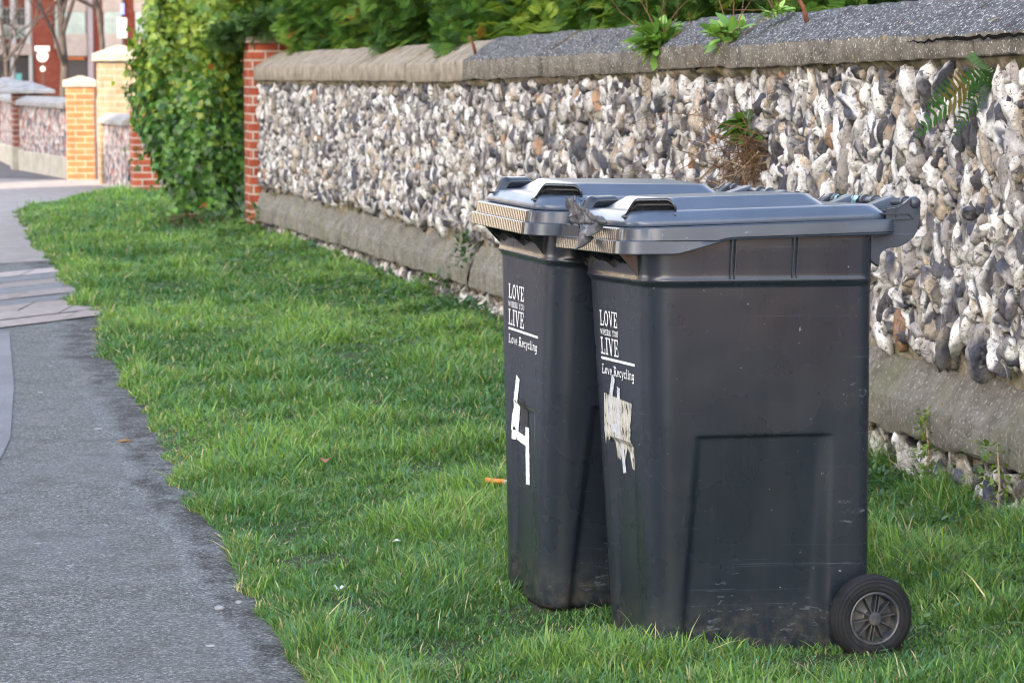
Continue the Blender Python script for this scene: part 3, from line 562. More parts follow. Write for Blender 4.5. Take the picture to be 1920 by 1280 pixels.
def ribbon(mb, pts, w, f, step=None):
    P = [np.array(p, float) for p in pts]
    if step:
        Q = [P[0]]
        for a, b in zip(P, P[1:]):
            k = max(1, int(np.linalg.norm(b - a) / step)); Q += [a + (b - a) * (i + 1) / k for i in range(k)]
        P = Q
    n = len(P); closed = np.linalg.norm(P[0] - P[-1]) < 1e-6; V = []
    for i in range(n):
        a = P[i] - P[i - 1] if i else (P[0] - P[-2] if closed else P[1] - P[0]); b = P[i + 1] - P[i] if i < n - 1 else (P[1] - P[0] if closed else a)
        a = a / (np.linalg.norm(a) + 1e-9); b = b / (np.linalg.norm(b) + 1e-9); t = a + b; t /= np.linalg.norm(t) + 1e-9; k = 1 / max(.45, float(t @ a)); nrm = np.array([-t[1], t[0]]) * (w(i / max(1, n - 1)) if callable(w) else w) / 2 * k
        V += [f(P[i] + nrm), f(P[i] - nrm)]
    mb.add(V, [(2 * i, 2 * i + 1, 2 * i + 3, 2 * i + 2) for i in range(n - 1)])
OFFK = [0]
def on_front(lift):                                            # (y, z) on the bin's front -> point just proud of the plastic
    def f(p): return (front_x(p[0], p[1]) - lift, p[0], p[1])
    return f
def write(mb, text, y0, z0, h, width, slant=0, sx_=None):
    tot = sum(GL[c][0] + .06 for c in text) - .06; k = width / tot; x = 0
    for c in text:
        wd, strokes = GL[c]
        for pts, w in strokes:
            OFFK[0] = (OFFK[0] + 1) % 24; f0 = on_front(.0012 + OFFK[0] * .00002)
            # draw in glyph units scaled per axis so that widths stay even
            f = lambda p: f0((y0 - (x + p[0] + slant * p[1]) * k, z0 + p[1] * h))
            asp = k / h
            Q = [(a * asp, b) for a, b in pts]; g = lambda p: f((p[0] / asp, p[1])); ribbon(mb, Q, w * .92 * min(1.2, max(.75, asp)), g)
        x += wd + .06
def make_slogan(parent):
    mb = MB(); y = .122
    write(mb, 'LOVE', y, .761, .037, .130); write(mb, 'WHERE YOU', y, .7395, .0135, .132); write(mb, 'LIVE', y, .6925, .041, .130)
    f = on_front(.0012); ribbon(mb, [(y, .683), (-y, .683)], .0062, f); write(mb, 'Love Recycling', y, .646, .0225, .236, .12)
    return mb.build('slogan', M_WHITE, parent)

def make_bin():
    b = empty('wheelie_bin'); body = make_body(b); rim = make_rim(b); make_lid(b); make_back(b)
    for sgn in (-1, 1):
        for x in (.235, .384):
            for e in (-.005, .005):
                def P(z, o): return BWF(z) + (BWB(z) - BWF(z)) * (x - BX(z)) / (BB(z) - BX(z)) + o
                V = [(x + e + dx, sgn * P(z, o), z) for dx in (-.0012, .0012) for z, o in ((.985, 0), (.885, 0), (.885, .006), (.893, .0095), (.985, .016))]
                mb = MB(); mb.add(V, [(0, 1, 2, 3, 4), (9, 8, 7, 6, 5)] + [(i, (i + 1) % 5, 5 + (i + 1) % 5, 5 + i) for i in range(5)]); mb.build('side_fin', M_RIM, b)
    # lifting comb: pointed plates under the front lip
    for y, h, d in ((.15, .045, .066), (-.017, .046, .066), (-.066, .034, .05), (-.094, .034, .05), (-.14, .040, .06), (-.178, .056, .055), (.19, .05, .055), (.066, .034, .05), (.094, .034, .05)):
        x1 = BX(.95) + .002; V = []
        for w in (-.0016, .0016): V += [(x1 - d, y + w, .952), (x1 + .002, y + w, .952), (x1 + .004, y + w, .950 - h), (x1 - .006, y + w, .950 - h), (x1 - d * .92, y + w, .944)]
        mb = MB(); mb.add(V, [(0, 1, 2, 3, 4), (9, 8, 7, 6, 5)] + [(i, (i + 1) % 5, 5 + (i + 1) % 5, 5 + i) for i in range(5)]); mb.build('lifting_fin', M_GRIP, b)
    for sgn in (-1, 1): make_wheel(b, sgn)
    mb = MB(); mb.tube([(.574, -.30, .098), (.574, .30, .098)], .009, 12); mb.build('axle', M_HUB, b, True)
    make_slogan(b); return b
def copy_tree(o, parent=None):
    kids = list(o.children); c = o.copy(); col.objects.link(c)
    if parent is not None: c.parent = parent
    for k in kids: copy_tree(k, c)
    return c
bin1 = make_bin(); bin2 = copy_tree(bin1)
GB = 'wheelie bins on the verge'
bin1.location = (.204, 6.085, -.016); bin1.rotation_euler = (rad(-1.7), rad(.6), rad(16.4))
bin2.location = (-.048, 6.569, .007); bin2.rotation_euler = (rad(.4), rad(2.7), rad(17.6))
tag(bin1, 'black wheelie bin with a torn pale label over its number, standing in front', 'wheelie bin', GB)
tag(bin2, 'black wheelie bin with a large clean white 4 painted on its front', 'wheelie bin', GB)
brr = random.Random(9)
def brush(mb, pts, w, lift):
    ribbon(mb, pts, lambda t: w * (1 + brr.uniform(-.09, .09)), on_front(lift), .006)
mb = MB(); brush(mb, [(.040, .565), (.066, .49), (.084, .418)], .030, .0013); brush(mb, [(.092, .412), (.05, .408), (-.005, .404)], .024, .0014); brush(mb, [(-.007, .442), (-.010, .37), (-.014, .296)], .031, .0015); mb.build('house_number', M_PAINT, bin2)
mb = MB(); ribbon(mb, [(.012, .512), (.014, .44)], .056, on_front(.0011), .005); mb.build('dark_patch', M_DARKPATCH, bin2)  # darker upright patch on the front behind the number
mb = MB(); brush(mb, [(.036, .644), (.06, .599), (.068, .56), (.072, .527)], .022, .0016); brush(mb, [(.002, .621), (.013, .543), (.019, .468), (.009, .417)], .022, .00165); brush(mb, [(.066, .520), (.012, .522)], .022, .0017); mb.build('house_number', plain('faded_paint', (.47, .49, .52), .7, .2, .2, 60), bin1)
patch = [(0.113, 0.601), (-0.087, 0.590), (-0.081, 0.555), (-0.070, 0.535), (-0.078, 0.52), (-0.066, 0.506), (-0.072, 0.50), (-0.060, 0.475), (-0.072, 0.45), (-0.073, 0.432), (-0.049, 0.436), (-0.032, 0.471), (-0.014, 0.482), (0.003, 0.447), (0.019, 0.443), (0.057, 0.447), (0.076, 0.498), (0.091, 0.484), (0.105, 0.497), (0.113, 0.475), (0.120, 0.511), (0.116, 0.555)]
def patch_mesh(poly, f, cell=.006):                           # a torn outline laid on the curved front, cut into fine cells
    bm = bmesh.new(); vs_ = [bm.verts.new((p[0] + brr.uniform(-.002, .002), p[1] + brr.uniform(-.002, .002), 0)) for p in poly]; bm.faces.new(vs_)
    ys_ = [p[0] for p in poly]; zs_ = [p[1] for p in poly]
    for ax, lo, hi in ((0, min(ys_), max(ys_)), (1, min(zs_), max(zs_))):
        for t in np.arange(lo + cell, hi, cell): bmesh.ops.bisect_plane(bm, geom=bm.verts[:] + bm.edges[:] + bm.faces[:], plane_co=(t, 0, 0) if ax == 0 else (0, t, 0), plane_no=(1, 0, 0) if ax == 0 else (0, 1, 0))
    for v in bm.verts: v.co = f((v.co.x, v.co.y))
    me = D.meshes.new('worn_label'); bm.to_mesh(me); bm.free(); return me
link('worn_label', patch_mesh(patch, on_front(.0012)), M_LABEL, bin1)

# ------------------------------------------------------------------ piers and walls farther along the street
M_BRED = brick_mat('red_brick', (.25, .05, .028), (.34, .085, .04), (.42, .35, .29), msize=.009)
M_BORA = brick_mat('orange_brick', (.27, .085, .034), (.32, .115, .05), (.30, .21, .14), msize=.009)
M_BCRE = brick_mat('cream_brick', (.25, .185, .12), (.22, .14, .08), (.25, .215, .16))
M_BWALL = brick_mat('added_wall_brick', (.34, .13, .07), (.42, .19, .11), (.44, .36, .28))
M_BDRK = brick_mat('dark_brick', (.15, .055, .045), (.24, .09, .065), (.30, .25, .22))
M_CAP = plain('cap_stone', (.30, .26, .20), .9, .2, .2, 9, .3); M_CAPG = plain('grey_cap_stone', (.27, .26, .25), .9, .2, .25, 9, .3)
M_REND = plain('grey_render', (.40, .37, .31), .92, .15, .2, 5, .3)
m = Mat('rubble', .85, .25); vn = m.n('ShaderNodeTexVoronoi'); vn.inputs['Scale'].default_value = 13; m.l(m.coord((1, 1, 1.1)), vn.inputs['Vector'])
c = m.ramp(m.n('ShaderNodeRGBToBW').outputs[0], [(0, 0), (1, 1)]); bw = m.n('ShaderNodeRGBToBW'); m.l(vn.outputs['Color'], bw.inputs[0])
c = m.ramp(bw.outputs[0], [(.25, (.09, .09, .11)), (.42, (.38, .34, .33)), (.58, (.52, .47, .44)), (.75, (.33, .16, .12))]); m.color(c).bump(vn.outputs['Distance'], 1, .04); M_RUB = m.m
def cap_mesh(w, d, z0, h1, h2, bow=.0):
    mb = MB(); a, b = w / 2, d / 2; V = [(-a, -b, z0), (a, -b, z0), (a, b, z0), (-a, b, z0), (-a, -b, z0 + h1), (a, -b, z0 + h1), (a, b, z0 + h1), (-a, b, z0 + h1), (-a * .12, -b * .12, z0 + h1 + h2), (a * .12, -b * .12, z0 + h1 + h2), (a * .12, b * .12, z0 + h1 + h2), (-a * .12, b * .12, z0 + h1 + h2)]
    mb.add(V, [(0, 3, 2, 1), (0, 1, 5, 4), (1, 2, 6, 5), (2, 3, 7, 6), (3, 0, 4, 7), (4, 5, 9, 8), (5, 6, 10, 9), (6, 7, 11, 10), (7, 4, 8, 11), (8, 9, 10, 11)]); return mb
def pier(name, label, loc, rz, w, d, h, mat, capmat, over=.05, h1=.07, h2=.09, base=None):
    p = empty(name, loc, (0, 0, rz), label=label, cat='pillar')
    z0 = 0
    if base: mb = MB(); mb.box((0, 0, base / 2 - .05), (w + .05, d + .05, base + .1)); mb.build('base', M_REND, p, bevel=.01); z0 = base
    mb = MB(); mb.box((0, 0, (h + z0) / 2 - (.03 if not z0 else 0)), (w, d, h - z0 + (.06 if not z0 else 0))); mb.build('shaft', mat, p, bevel=.006)
    cap_mesh(w + 2 * over, d + 2 * over, h + .001, h1, h2).build('cap', capmat, p, bevel=.012); return p
rzw = WALL_RZ - math.pi / 2
c_ = wp(WALL_LEN + .20, 0, -.09); pier('brick_pier', 'slim red brick pier at the far end of the long flint wall', tuple(c_), rzw, .36, .36, 1.565, M_BRED, M_CAP, .03, .05, .03)
pier('brick_pier', 'short weathered red brick pier half hidden by the ivy', (-4.04, 28.85, 0), rzw, .30, .34, .98, M_BRED, M_CAP, .02, .04, .03)
pier('brick_pier', 'tallest pale brick pier with pointed stone cap behind the ivy', (-4.62, 30.95, 0), rzw, .50, .50, 1.44, M_BCRE, M_CAP, .05, .09, .10)
pier('brick_pier', 'bright orange sunlit brick pier with pale domed cap', (-5.33, 32.45, 0), rzw * .3, .34, .34, 1.13, M_BORA, M_CAP, .035, .08, .06)
pier('brick_pier', 'dark brick pier with wide grey cap beyond the orange pier', (-6.62, 35.8, 0), rzw, .40, .44, 1.02, M_BDRK, M_CAPG, .16, .05, .12, .3)
pier('brick_pier', 'last dark brick pier with wide grey cap at the photo edge', (-7.62, 39.6, 0), rzw, .40, .44, 1.06, M_BDRK, M_CAPG, .16, .05, .12, .3)
def low_wall(label, a, b, h, mat, base, coph=.13, thick=.24):
    a, b = np.array(a), np.array(b); L = np.linalg.norm(b - a); rz = math.atan2(*(b - a)[::-1]); w = empty('boundary_wall', (*((a + b) / 2), 0), (0, 0, rz), label=label, cat='wall')
    mb = MB(); mb.box((0, 0, h / 2 + base / 2), (L, thick, h - base)); mb.build('wall_face', mat, w)
    mb = MB(); mb.box((0, 0, base / 2 - .04), (L, thick + .06, base + .08)); mb.build('plinth', M_REND, w, bevel=.015)
    mb = MB(); t = thick / 2 + .06; mb.prism([(-t, h + .001), (t, h + .001), (t, h + coph * .5), (t * .35, h + coph), (-t * .35, h + coph), (-t, h + coph * .5)], lambda p, d: (d, p[0], p[1]), -L / 2, L / 2); mb.build('coping', M_CAPG, w, bevel=.012); return w
low_wall('low flint wall between the short pier and the tallest pier', (-4.14, 29.02), (-4.66, 30.68), .72, M_RUB, .02, .12)
low_wall('low rubble wall joining the orange pier to the dark brick pier', (-5.42, 32.65), (-6.56, 35.56), .86, M_RUB, .26)
low_wall('low rubble wall beyond the dark brick pier', (-6.68, 36.04), (-7.56, 39.36), .88, M_RUB, .26)
low_wall('added red brick wall out of view, reflected warmly in the front bin', tuple(wp(-4.95, 0, -.14)[:2]), tuple(wp(-16, 0, -.14)[:2]), 1.45, M_BWALL, .02, .12)  # added wall out of view; its sunlit brick feeds the bin's warm reflection
low_wall('farthest low rubble wall running out of the photo', (-7.68, 39.84), (-11.5, 53), .88, M_RUB, .26)

# ------------------------------------------------------------------ buildings
M_GLASS = plain('window_glass', (.05, .06, .065), .08, .8, .2, 2); M_GLASSP = plain('pale_reflection_glass', (.30, .36, .32), .25, .6, .2, 2)  # pale green reflection is put into the second glass colour
M_FRAME = plain('white_joinery', (.42, .40, .385), .6, .3, .06); M_STONE = plain('pale_stone', (.38, .31, .27), .85, .2, .15, 2); M_SLATE = plain('roof_slate', (.07, .07, .08), .7, .3, .2, 3)
M_FBR = brick_mat('facade_brick', (.22, .045, .028), (.27, .07, .042), (.25, .11, .08), bw=.45, bh=.15, msize=.012)
M_SHOP = plain('dark_shopfront', (.05, .04, .04), .5, .4, .3, 1); M_ORSIGN = plain('orange_fascia', (.62, .2, .06), .6); M_TEAL = plain('teal_panel', (.16, .42, .40), .6); M_PIPE = plain('mauve_render', (.36, .29, .30), .8)
YB = 150.; kb = YB / 4900
FX = lambda px: (px - 960) * kb; FZ = lambda y: 1.35 + (130 - y) * kb
bd = empty('street_building', (FX(120), YB, 0), label='tall red brick building with white window bays and shopfronts closing the street', cat='building')
def bpart(name, mat, x0, x1, y0, y1, d0, d1, parent=None):
    mb = MB(); mb.box(((FX(x0) + FX(x1)) / 2 - FX(120), (d0 + d1) / 2, (FZ(y0) + FZ(y1)) / 2), (abs(FX(x1) - FX(x0)), abs(d1 - d0), abs(FZ(y0) - FZ(y1)))); return mb.build(name, mat, parent or bd)
mb = MB(); mb.box((-1, 5.2, 6), (26, 10, 12.4)); mb.build('wall', M_FBR, bd)
mb = MB(); mb.prism([(-.3, 12.2), (10.7, 12.2), (5.2, 16)], lambda p, d: (d, p[0], p[1]), -14.4, 12.4); mb.build('roof', M_SLATE, bd)
def fwin(x0, x1, y0, y1, pane, d=-.12, bars=1, rows_=1):
    w = bpart('window', M_FRAME, x0, x1, y0, y1, .198, d); k = 1.2; nb = bars + 1; cw = (x1 - x0 - k * (nb + 1)) / nb; ch = (y1 - y0 - k * (rows_ + 2)) / (rows_ + 1); mb = MB()
    for i in range(nb):
        for j in range(rows_ + 1):
            xa = x0 + k + i * (cw + k); ya = y0 + k + j * (ch + k); mb.box(((FX(xa) + FX(xa + cw)) / 2 - FX(120), d - .012, (FZ(ya) + FZ(ya + ch)) / 2), (cw * kb, .02, ch * kb))
    mb.build('pane', pane, w); return w
for i, x in enumerate((-22, 3, 29, 57)):
    bpart('bay_column', M_FRAME, x, x + 9, -160, 84, .198, -.55)
for x0, x1 in ((-13, 3), (12, 29), (38, 57)):
    for y0 in (-150, -70): fwin(x0, x1, y0, y0 + 55, M_GLASS)
    fwin(x0, x1, 17, 49, M_GLASS); bpart('window_sill', M_FRAME, x0, x1, 49, 54, .197, -.2); fwin(x0, x1, 54, 74, M_GLASSP)
bpart('stone_band', M_STONE, -30, 68, 84, 104, .197, -.6)
for x in (-4, 28, 62): bpart('shop_pillar', M_FRAME, x, x + 6, 104, 175, .197, -.5)
bpart('shopfront', M_SHOP, -30, 68, 104.2, 175, .196, -.1); bpart('teal_panel', M_TEAL, 36, 47, 138, 175, .05, -.3)
fwin(109, 123, -90, 4, M_GLASSP); fwin(110, 124, 12, 70, M_GLASSP, bars=0, rows_=2); bpart('stone_lintel', M_STONE, 108, 126, 70, 92, .197, -.15)
for x0, x1 in ((129, 169), (204, 236), (262, 300)):
    bpart('stone_bay', M_STONE, x0 - 2, x1 + 2, -150, 24, .197, -.75); bpart('stone_apron', M_STONE, x0 - 2, x1 + 2, 66, 106, .197, -.75); fwin(x0, x1, 24, 66, M_GLASSP, -.7, 2, 1); fwin(x0 + 2, x1 - 2, -45, -12, M_GLASSP, -.78, 2, 1)
    bpart('shopfront', M_SHOP, x0 - 2, x1 + 2, 113, 175, .197, -.2); bpart('fascia', M_ORSIGN, x0, x1 - 4, 106.5, 112.5, .197, -.4)
bpart('downpipe', M_PIPE, 171, 181, -160, 175, .197, -.3)
# unseen houses, sized and placed to shade the street or be reflected
M_HB = brick_mat('house_brick', (.30, .12, .07), (.38, .17, .10), (.42, .36, .30)); M_HC = plain('cream_stucco', (.70, .62, .48), .85, .2, .1, 1)
def house(label, x0, x1, y0, y1, eave, ridge, mat, nwin, floors, gable=False):
    h = empty('unseen_house', ((x0 + x1) / 2, (y0 + y1) / 2, 0), label=label, cat='house'); a, b = (x1 - x0) / 2, (y1 - y0) / 2
    mb = MB(); mb.box((0, 0, eave / 2 - .1), (2 * a, 2 * b, eave + .2)); mb.prism([(-a, eave), (a, eave), (0, ridge)], lambda p, d: (p[0], d, p[1]), -b, b); mb.build('wall', mat, h)
    mb = MB(); e = .35; sl = (ridge - eave) / a
    for s in (-1, 1): mb.add([(s * (a + e), -b - .2, eave - sl * e + .03), (0, -b - .2, ridge + .03), (0, b + .2, ridge + .03), (s * (a + e), b + .2, eave - sl * e + .03), (s * (a + e), -b - .2, eave - sl * e + .16), (0, -b - .2, ridge + .16), (0, b + .2, ridge + .16), (s * (a + e), b + .2, eave - sl * e + .16)], [(0, 1, 2, 3), (7, 6, 5, 4), (0, 4, 5, 1), (1, 5, 6, 2), (2, 6, 7, 3), (3, 7, 4, 0)])
    r = mb.build('roof', M_SLATE, h)
    for y in (-b * .6, b * .6): mb = MB(); mb.box((0, y, ridge + .5), (.7, 1.3, 1.6)); mb.build('chimney', mat, r)
    fh = eave / floors
    for f in range(floors):
        for i in range(nwin):
            y = -b + (i + .5) * 2 * b / nwin; z = f * fh + fh * .55
            if f == 0 and i % 3 == 1:
                mb = MB(); mb.box((a + .03, y, 1.1), (.08, 1.0, 2.2)); mb.build('door', M_PIPE, h); continue
            mb = MB(); mb.box((a + .02, y, z), (.10, 1.25, 1.75)); w = mb.build('window', M_FRAME, h); mb = MB()
            for yy_ in (-.29, .29):
                for zz_ in (-.41, .41): mb.box((a + .075, y + yy_, z + zz_), (.02, .52, .76))
            mb.build('pane', M_GLASS, w)
    return h
house('unseen four storey red brick terrace across the street, sized to shade the verge', -24, -14.5, -22.2, 1.6, 15.0, 20.0, M_HB, 8, 4)
house('unseen second terrace set off to let sun through to the added brick wall', -24, -14.5, -62, -40, 14.6, 19.4, M_HB, 8, 4)
house('unseen red brick house across the street, placed to edge the sunbeam', -23, -15, 18.75, 28, 10.6, 14.6, M_HB, 3, 3)
house('added unseen brick terrace that casts shade on the far building', -62, -31, 127, 138, 17, 21, M_HB, 4, 4)
house('added unseen cream house for the pale reflection on the bin lips', -48, -26, 60, 72, 7, 10.5, M_HC, 4, 2)

# ------------------------------------------------------------------ foliage
def leaf_mat(name, tr=.3, rough=.5, spec=.35, gloss=None):
    m = Mat(name, rough, spec); c = m.attr(); m.color(c); m.translucent(m.mix(1., c, (1.5, 1.5, .6), 'MULTIPLY'), tr); return m.m
M_LEAF = leaf_mat('leaf', .28, .38, .45); M_CON = leaf_mat('conifer_foliage', .25, .6, .25); M_GRASS = leaf_mat('grass_blade', .30, .5, .3); M_DRY = plain('dry_stem', (.13, .075, .04), .9, .15, .35, 30)
M_PALE = plain('pale_dry_stem', (.36, .27, .18), .9, .15, .25, 30); M_BARK = plain('bark', (.045, .037, .034), .95, .1, .3, 6); M_CORE = plain('inner_shade_foliage', (.02, .032, .012), .95, .05, .4, 5)  # core colour carries the shade inside the foliage
def pick(pal, n, r, v=.25):
    pal = np.array(pal); return pal[r.integers(0, len(pal), n)] * r.uniform(1 - v, 1 + v, (n, 1))
def unit(v): return v / (np.linalg.norm(v, axis=-1, keepdims=True) + 1e-9)
# leaf templates lie in the side/forward plane, forward = +y
ivy_o = [(0, .0), (.22, -.08), (.46, .08), (.30, .26), (.44, .52), (.20, .52), (0, .98), (-.20, .52), (-.44, .52), (-.30, .26), (-.46, .08), (-.22, -.08)]
IVY_V = np.array([(0, .3, .0)] + [(x, y, .10 * abs(x) - .05 * y * y) for x, y in ivy_o]); IVY_F = np.array([(0, i + 1, (i + 1) % 12 + 1) for i in range(12)])
OVAL_V = np.array([(0, 0, 0), (.24, .25, .05), (.27, .55, .05), (0, 1, -.06), (-.27, .55, .05), (-.24, .25, .05), (0, .5, -.02)]); OVAL_F = np.array([(6, i, (i + 1) % 6) for i in range(6)])
def lance(n=6, w=.16, curl=.35):
    V, F = [], []
    for i in range(n + 1):
        t = i / n; ww = w * (.22 + .78 * math.sin(math.pi * (.06 + .86 * t) ** 1.5)) * (1 if i < n else .28); z = -curl * t * t
        V += [(-ww, t, z + ww * .3), (0, t, z), (ww, t, z + ww * .3)]
    for i in range(n):
        for j in range(2): a = 3 * i + j; F.append((a, a + 1, a + 4, a + 3))
    return np.array(V), np.array(F)
LAN_V, LAN_F = lance()
def spray_tpl():
    V, F = [], []; r = random.Random(5)
    def blade(p, d, l, w):
        d = np.array(d) / np.linalg.norm(d); s = np.array([d[1], -d[0], 0]); b = len(V); p = np.array(p)
        V.extend([p, p + d * l * .45 + s * w, p + d * l + np.array([0, 0, -.12 * l]), p + d * l * .45 - s * w]); F.append((b, b + 1, b + 2, b + 3))
    blade((0, 0, 0), (0, 1, 0), 1.0, .022)
    for i in range(9):
        t = .10 + .095 * i; L = .46 * (1 - t) + .10
        for s in (-1, 1):
            d = (s * .75, .72, 0); z = -.25 * t * t; blade((0, t, z), d, L * r.uniform(.8, 1.15), .017)
            if L > .22:
                for k in (.35, .6, .82):
                    q = np.array([0, t, z]) + np.array(d) / np.linalg.norm(d) * L * k + np.array([0, 0, -.02])
                    blade(q, (s * .25, 1., 0), L * .36, .02); blade(q, (s * 1.2, .15, 0), L * .28, .018)
    return np.array(V), np.array(F)
SPR_V, SPR_F = spray_tpl()

# ivy that has swallowed the end of the wall
r = np.random.default_rng(5); iv = empty('ivy_bush', (-2.88, 23.45, 0), label='dense glossy ivy bush towering between the red brick pier and the path', cat='ivy')
inz = Noise(3, 14, 8, 1.5); inz2 = Noise(3, 14, 18, 4.5)
def ivy_r(th, z):                                              # radius by angle and height: bulges out above, thin at the foot
    P = np.stack([np.cos(th), np.sin(th), z], -1)
    cw_ = .5 + .5 * np.cos(th); return ((.17 + .40 * sstep(.0, 1.15, z)) * (1 - cw_) + .48 * cw_ - .08 * sstep(1.75, 2.25, z)) * (1 + .15 * inz(P) + .09 * inz2(P)) + .24 * sstep(1.2, 1.75, z) * np.clip(np.cos(th + .1), 0, 1) - .20 * sstep(1.55, 2.05, z) * np.clip(-np.cos(th), 0, 1)
NI = 19000; th = r.uniform(0, 6.283, NI); z = 2.12 * r.uniform(0, 1, NI) ** .85; k = 1 - .34 * r.uniform(0, 1, NI) ** 1.8; R_ = ivy_r(th, z) * k
pos = np.stack([R_ * np.cos(th) * 1.0 + .02, R_ * np.sin(th) * 1.15, z + r.normal(0, .02, len(z))], -1)
tr = r.uniform(0, 1, 1800); top = np.stack([np.cos(th[:1800]) * np.sqrt(tr) * .46, np.sin(th[:1800]) * np.sqrt(tr) * .5, 2.14 + .10 * r.normal(size=1800)], -1)
shoots = []
for i in range(46):
    t0 = r.uniform(0, 6.283); z0 = r.uniform(.15, 1.9); p = np.array([math.cos(t0), math.sin(t0) * 1.1, 0]) * float(ivy_r(np.array(t0), np.array(z0))) * .95 + np.array([0, 0, z0]); d = unit(np.array([math.cos(t0), math.sin(t0), r.uniform(-.9, .6)]))
    for j in range(int(r.integers(4, 9))): shoots.append(p + r.normal(0, .012, 3)); d = unit(d + r.normal(0, .2, 3) + np.array([0, 0, -.08])); p = p + d * .038
hole = (inz2(np.stack([np.cos(th), np.sin(th), z], -1) * 1.3) > .75) & (k > .80); pos[hole] *= np.array([.72, .72, 1.])
th = np.concatenate([th, r.uniform(0, 6.283, 0)]); pos = np.concatenate([pos, top]); out = unit(np.stack([np.cos(th), np.sin(th), th * 0 + .25], -1)); out = np.concatenate([out, unit(np.stack([top[:, 0], top[:, 1], top[:, 2] * 0 + .6], -1))]); SH = np.array(shoots); pos = np.concatenate([pos, SH]); out = np.concatenate([out, unit(SH * np.array([1, 1, 0]) + np.array([0, 0, .3]))])
nrm = unit(out + r.normal(0, .42, pos.shape)); fwd = np.cross(nrm, r.normal(size=pos.shape)); fwd = unit(fwd + np.array([0, 0, -.9])); fwd = unit(fwd - nrm * (fwd * nrm).sum(-1, keepdims=True)); side = np.cross(fwd, nrm)
colr = pick([(.05, .14, .026), (.08, .195, .034), (.13, .26, .045), (.032, .09, .025)], len(pos), r); hi = pos[:, 2] > 1.2 + .25 * r.normal(size=len(pos)); colr[hi] = pick([(.20, .30, .04), (.27, .35, .05), (.11, .22, .04)], hi.sum(), r); colr[r.uniform(size=len(pos)) < .002] = (.35, .12, .03)  # upper leaves yellower, with the warm light on the top put into their colour
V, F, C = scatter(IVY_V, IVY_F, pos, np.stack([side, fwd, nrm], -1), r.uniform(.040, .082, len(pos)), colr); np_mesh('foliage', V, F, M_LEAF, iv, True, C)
mb = MB(); prof = [(float(ivy_r(np.array(.5), np.array(q))) * .34, q) for q in np.linspace(-.05, 1.85, 14)] + [(.01, 1.9)]; mb.lathe(prof, 20, (.12, 0, 0), axis='z'); mb.build('inner_shade_core', M_CORE, iv, True)

# conifers behind the wall
r = np.random.default_rng(6); hd = empty('conifer_hedge', tuple(wp(8, 0, -1.1)), label='feathery green conifer hedge growing behind the flint wall', cat='hedge'); HO = wp(8, 0, -1.1)
hn = Noise(2, 12, 9, 1.1)
def hedge_front(s, z): return -.62 + .16 * hn(np.stack([s, z], -1)) + .18 * sstep(1.1, 2.0, z) + .10 * sstep(4, 10, s)
n = 34000; s = 2.9 + (17.2 - 2.9) * r.uniform(0, 1, n); z = 1.40 + 1.6 * r.uniform(0, 1, n) ** 1.25; dep = .55 * r.uniform(0, 1, n) ** 1.5
z = z + (.10 * np.sin(s * 2.3) + .08 * np.sin(s * 5.1)) * (z > 1.6)
o = hedge_front(s, z) - dep; P = s[:, None] * DW + o[:, None] * NW + z[:, None] * np.array([0, 0, 1.]) + P0 - HO
f = unit(NW * .8 + r.normal(0, .55, (n, 3)) + np.array([0, 0, -.10])); up = unit(np.array([0, 0, 1.]) + r.normal(0, .45, (n, 3)))
colr = pick([(.05, .125, .022), (.08, .18, .03), (.035, .085, .02), (.14, .25, .04)], n, r, .3); br = (hn(np.stack([s * 1.7, z * 1.7], -1)) > .45) & (r.uniform(size=n) < .75); colr[br] = pick([(.20, .31, .045), (.29, .38, .055), (.14, .25, .04)], br.sum(), r); dead = r.uniform(size=n) < .012; colr[dead] = (.30, .14, .035)
V, F, C = scatter(SPR_V, SPR_F, P, rots(f, up), r.uniform(.07, .17, n), colr); np_mesh('foliage', V, F, M_CON, hd, False, C)
q = [wp(2.6, 1.15, -1.15), wp(17.1, 1.15, -.98), wp(17.1, 1.15, -1.9), wp(2.6, 1.15, -1.9)]; mb = MB(); q = [p - HO for p in q]; mb.add(q + [p + np.array([0, 0, 1.6]) for p in q], [(0, 3, 2, 1), (4, 5, 6, 7), (0, 1, 5, 4), (1, 2, 6, 5), (2, 3, 7, 6), (3, 0, 4, 7)]); mb.build('inner_shade_mass', M_CORE, hd)
mb = MB()
for sx in np.arange(3.2, 15.4, .8): mb.tube([wp(sx, 0, -1.4) - HO, wp(sx, 2.4, -1.4) - HO], [.06, .03], 7)
mb.build('trunks', M_BARK, hd, True)
# the feathery branch reaching over the brick pier
n = 700; t = r.uniform(0, 1, n); a_, b_ = wp(14.1, 1.80, -.25), wp(15.0, 1.63, .34); P = a_ + t[:, None] * (b_ - a_) + r.normal(0, .05, (n, 3)) - HO
f = unit((b_ - a_)[None] / 2 + r.normal(0, .5, (n, 3))); V, F, C = scatter(SPR_V, SPR_F, P, rots(f), r.uniform(.07, .14, n), pick([(.06, .13, .035), (.09, .17, .05), (.04, .09, .03)], n, r)); np_mesh('overhanging_branch', V, F, M_CON, hd, False, C)

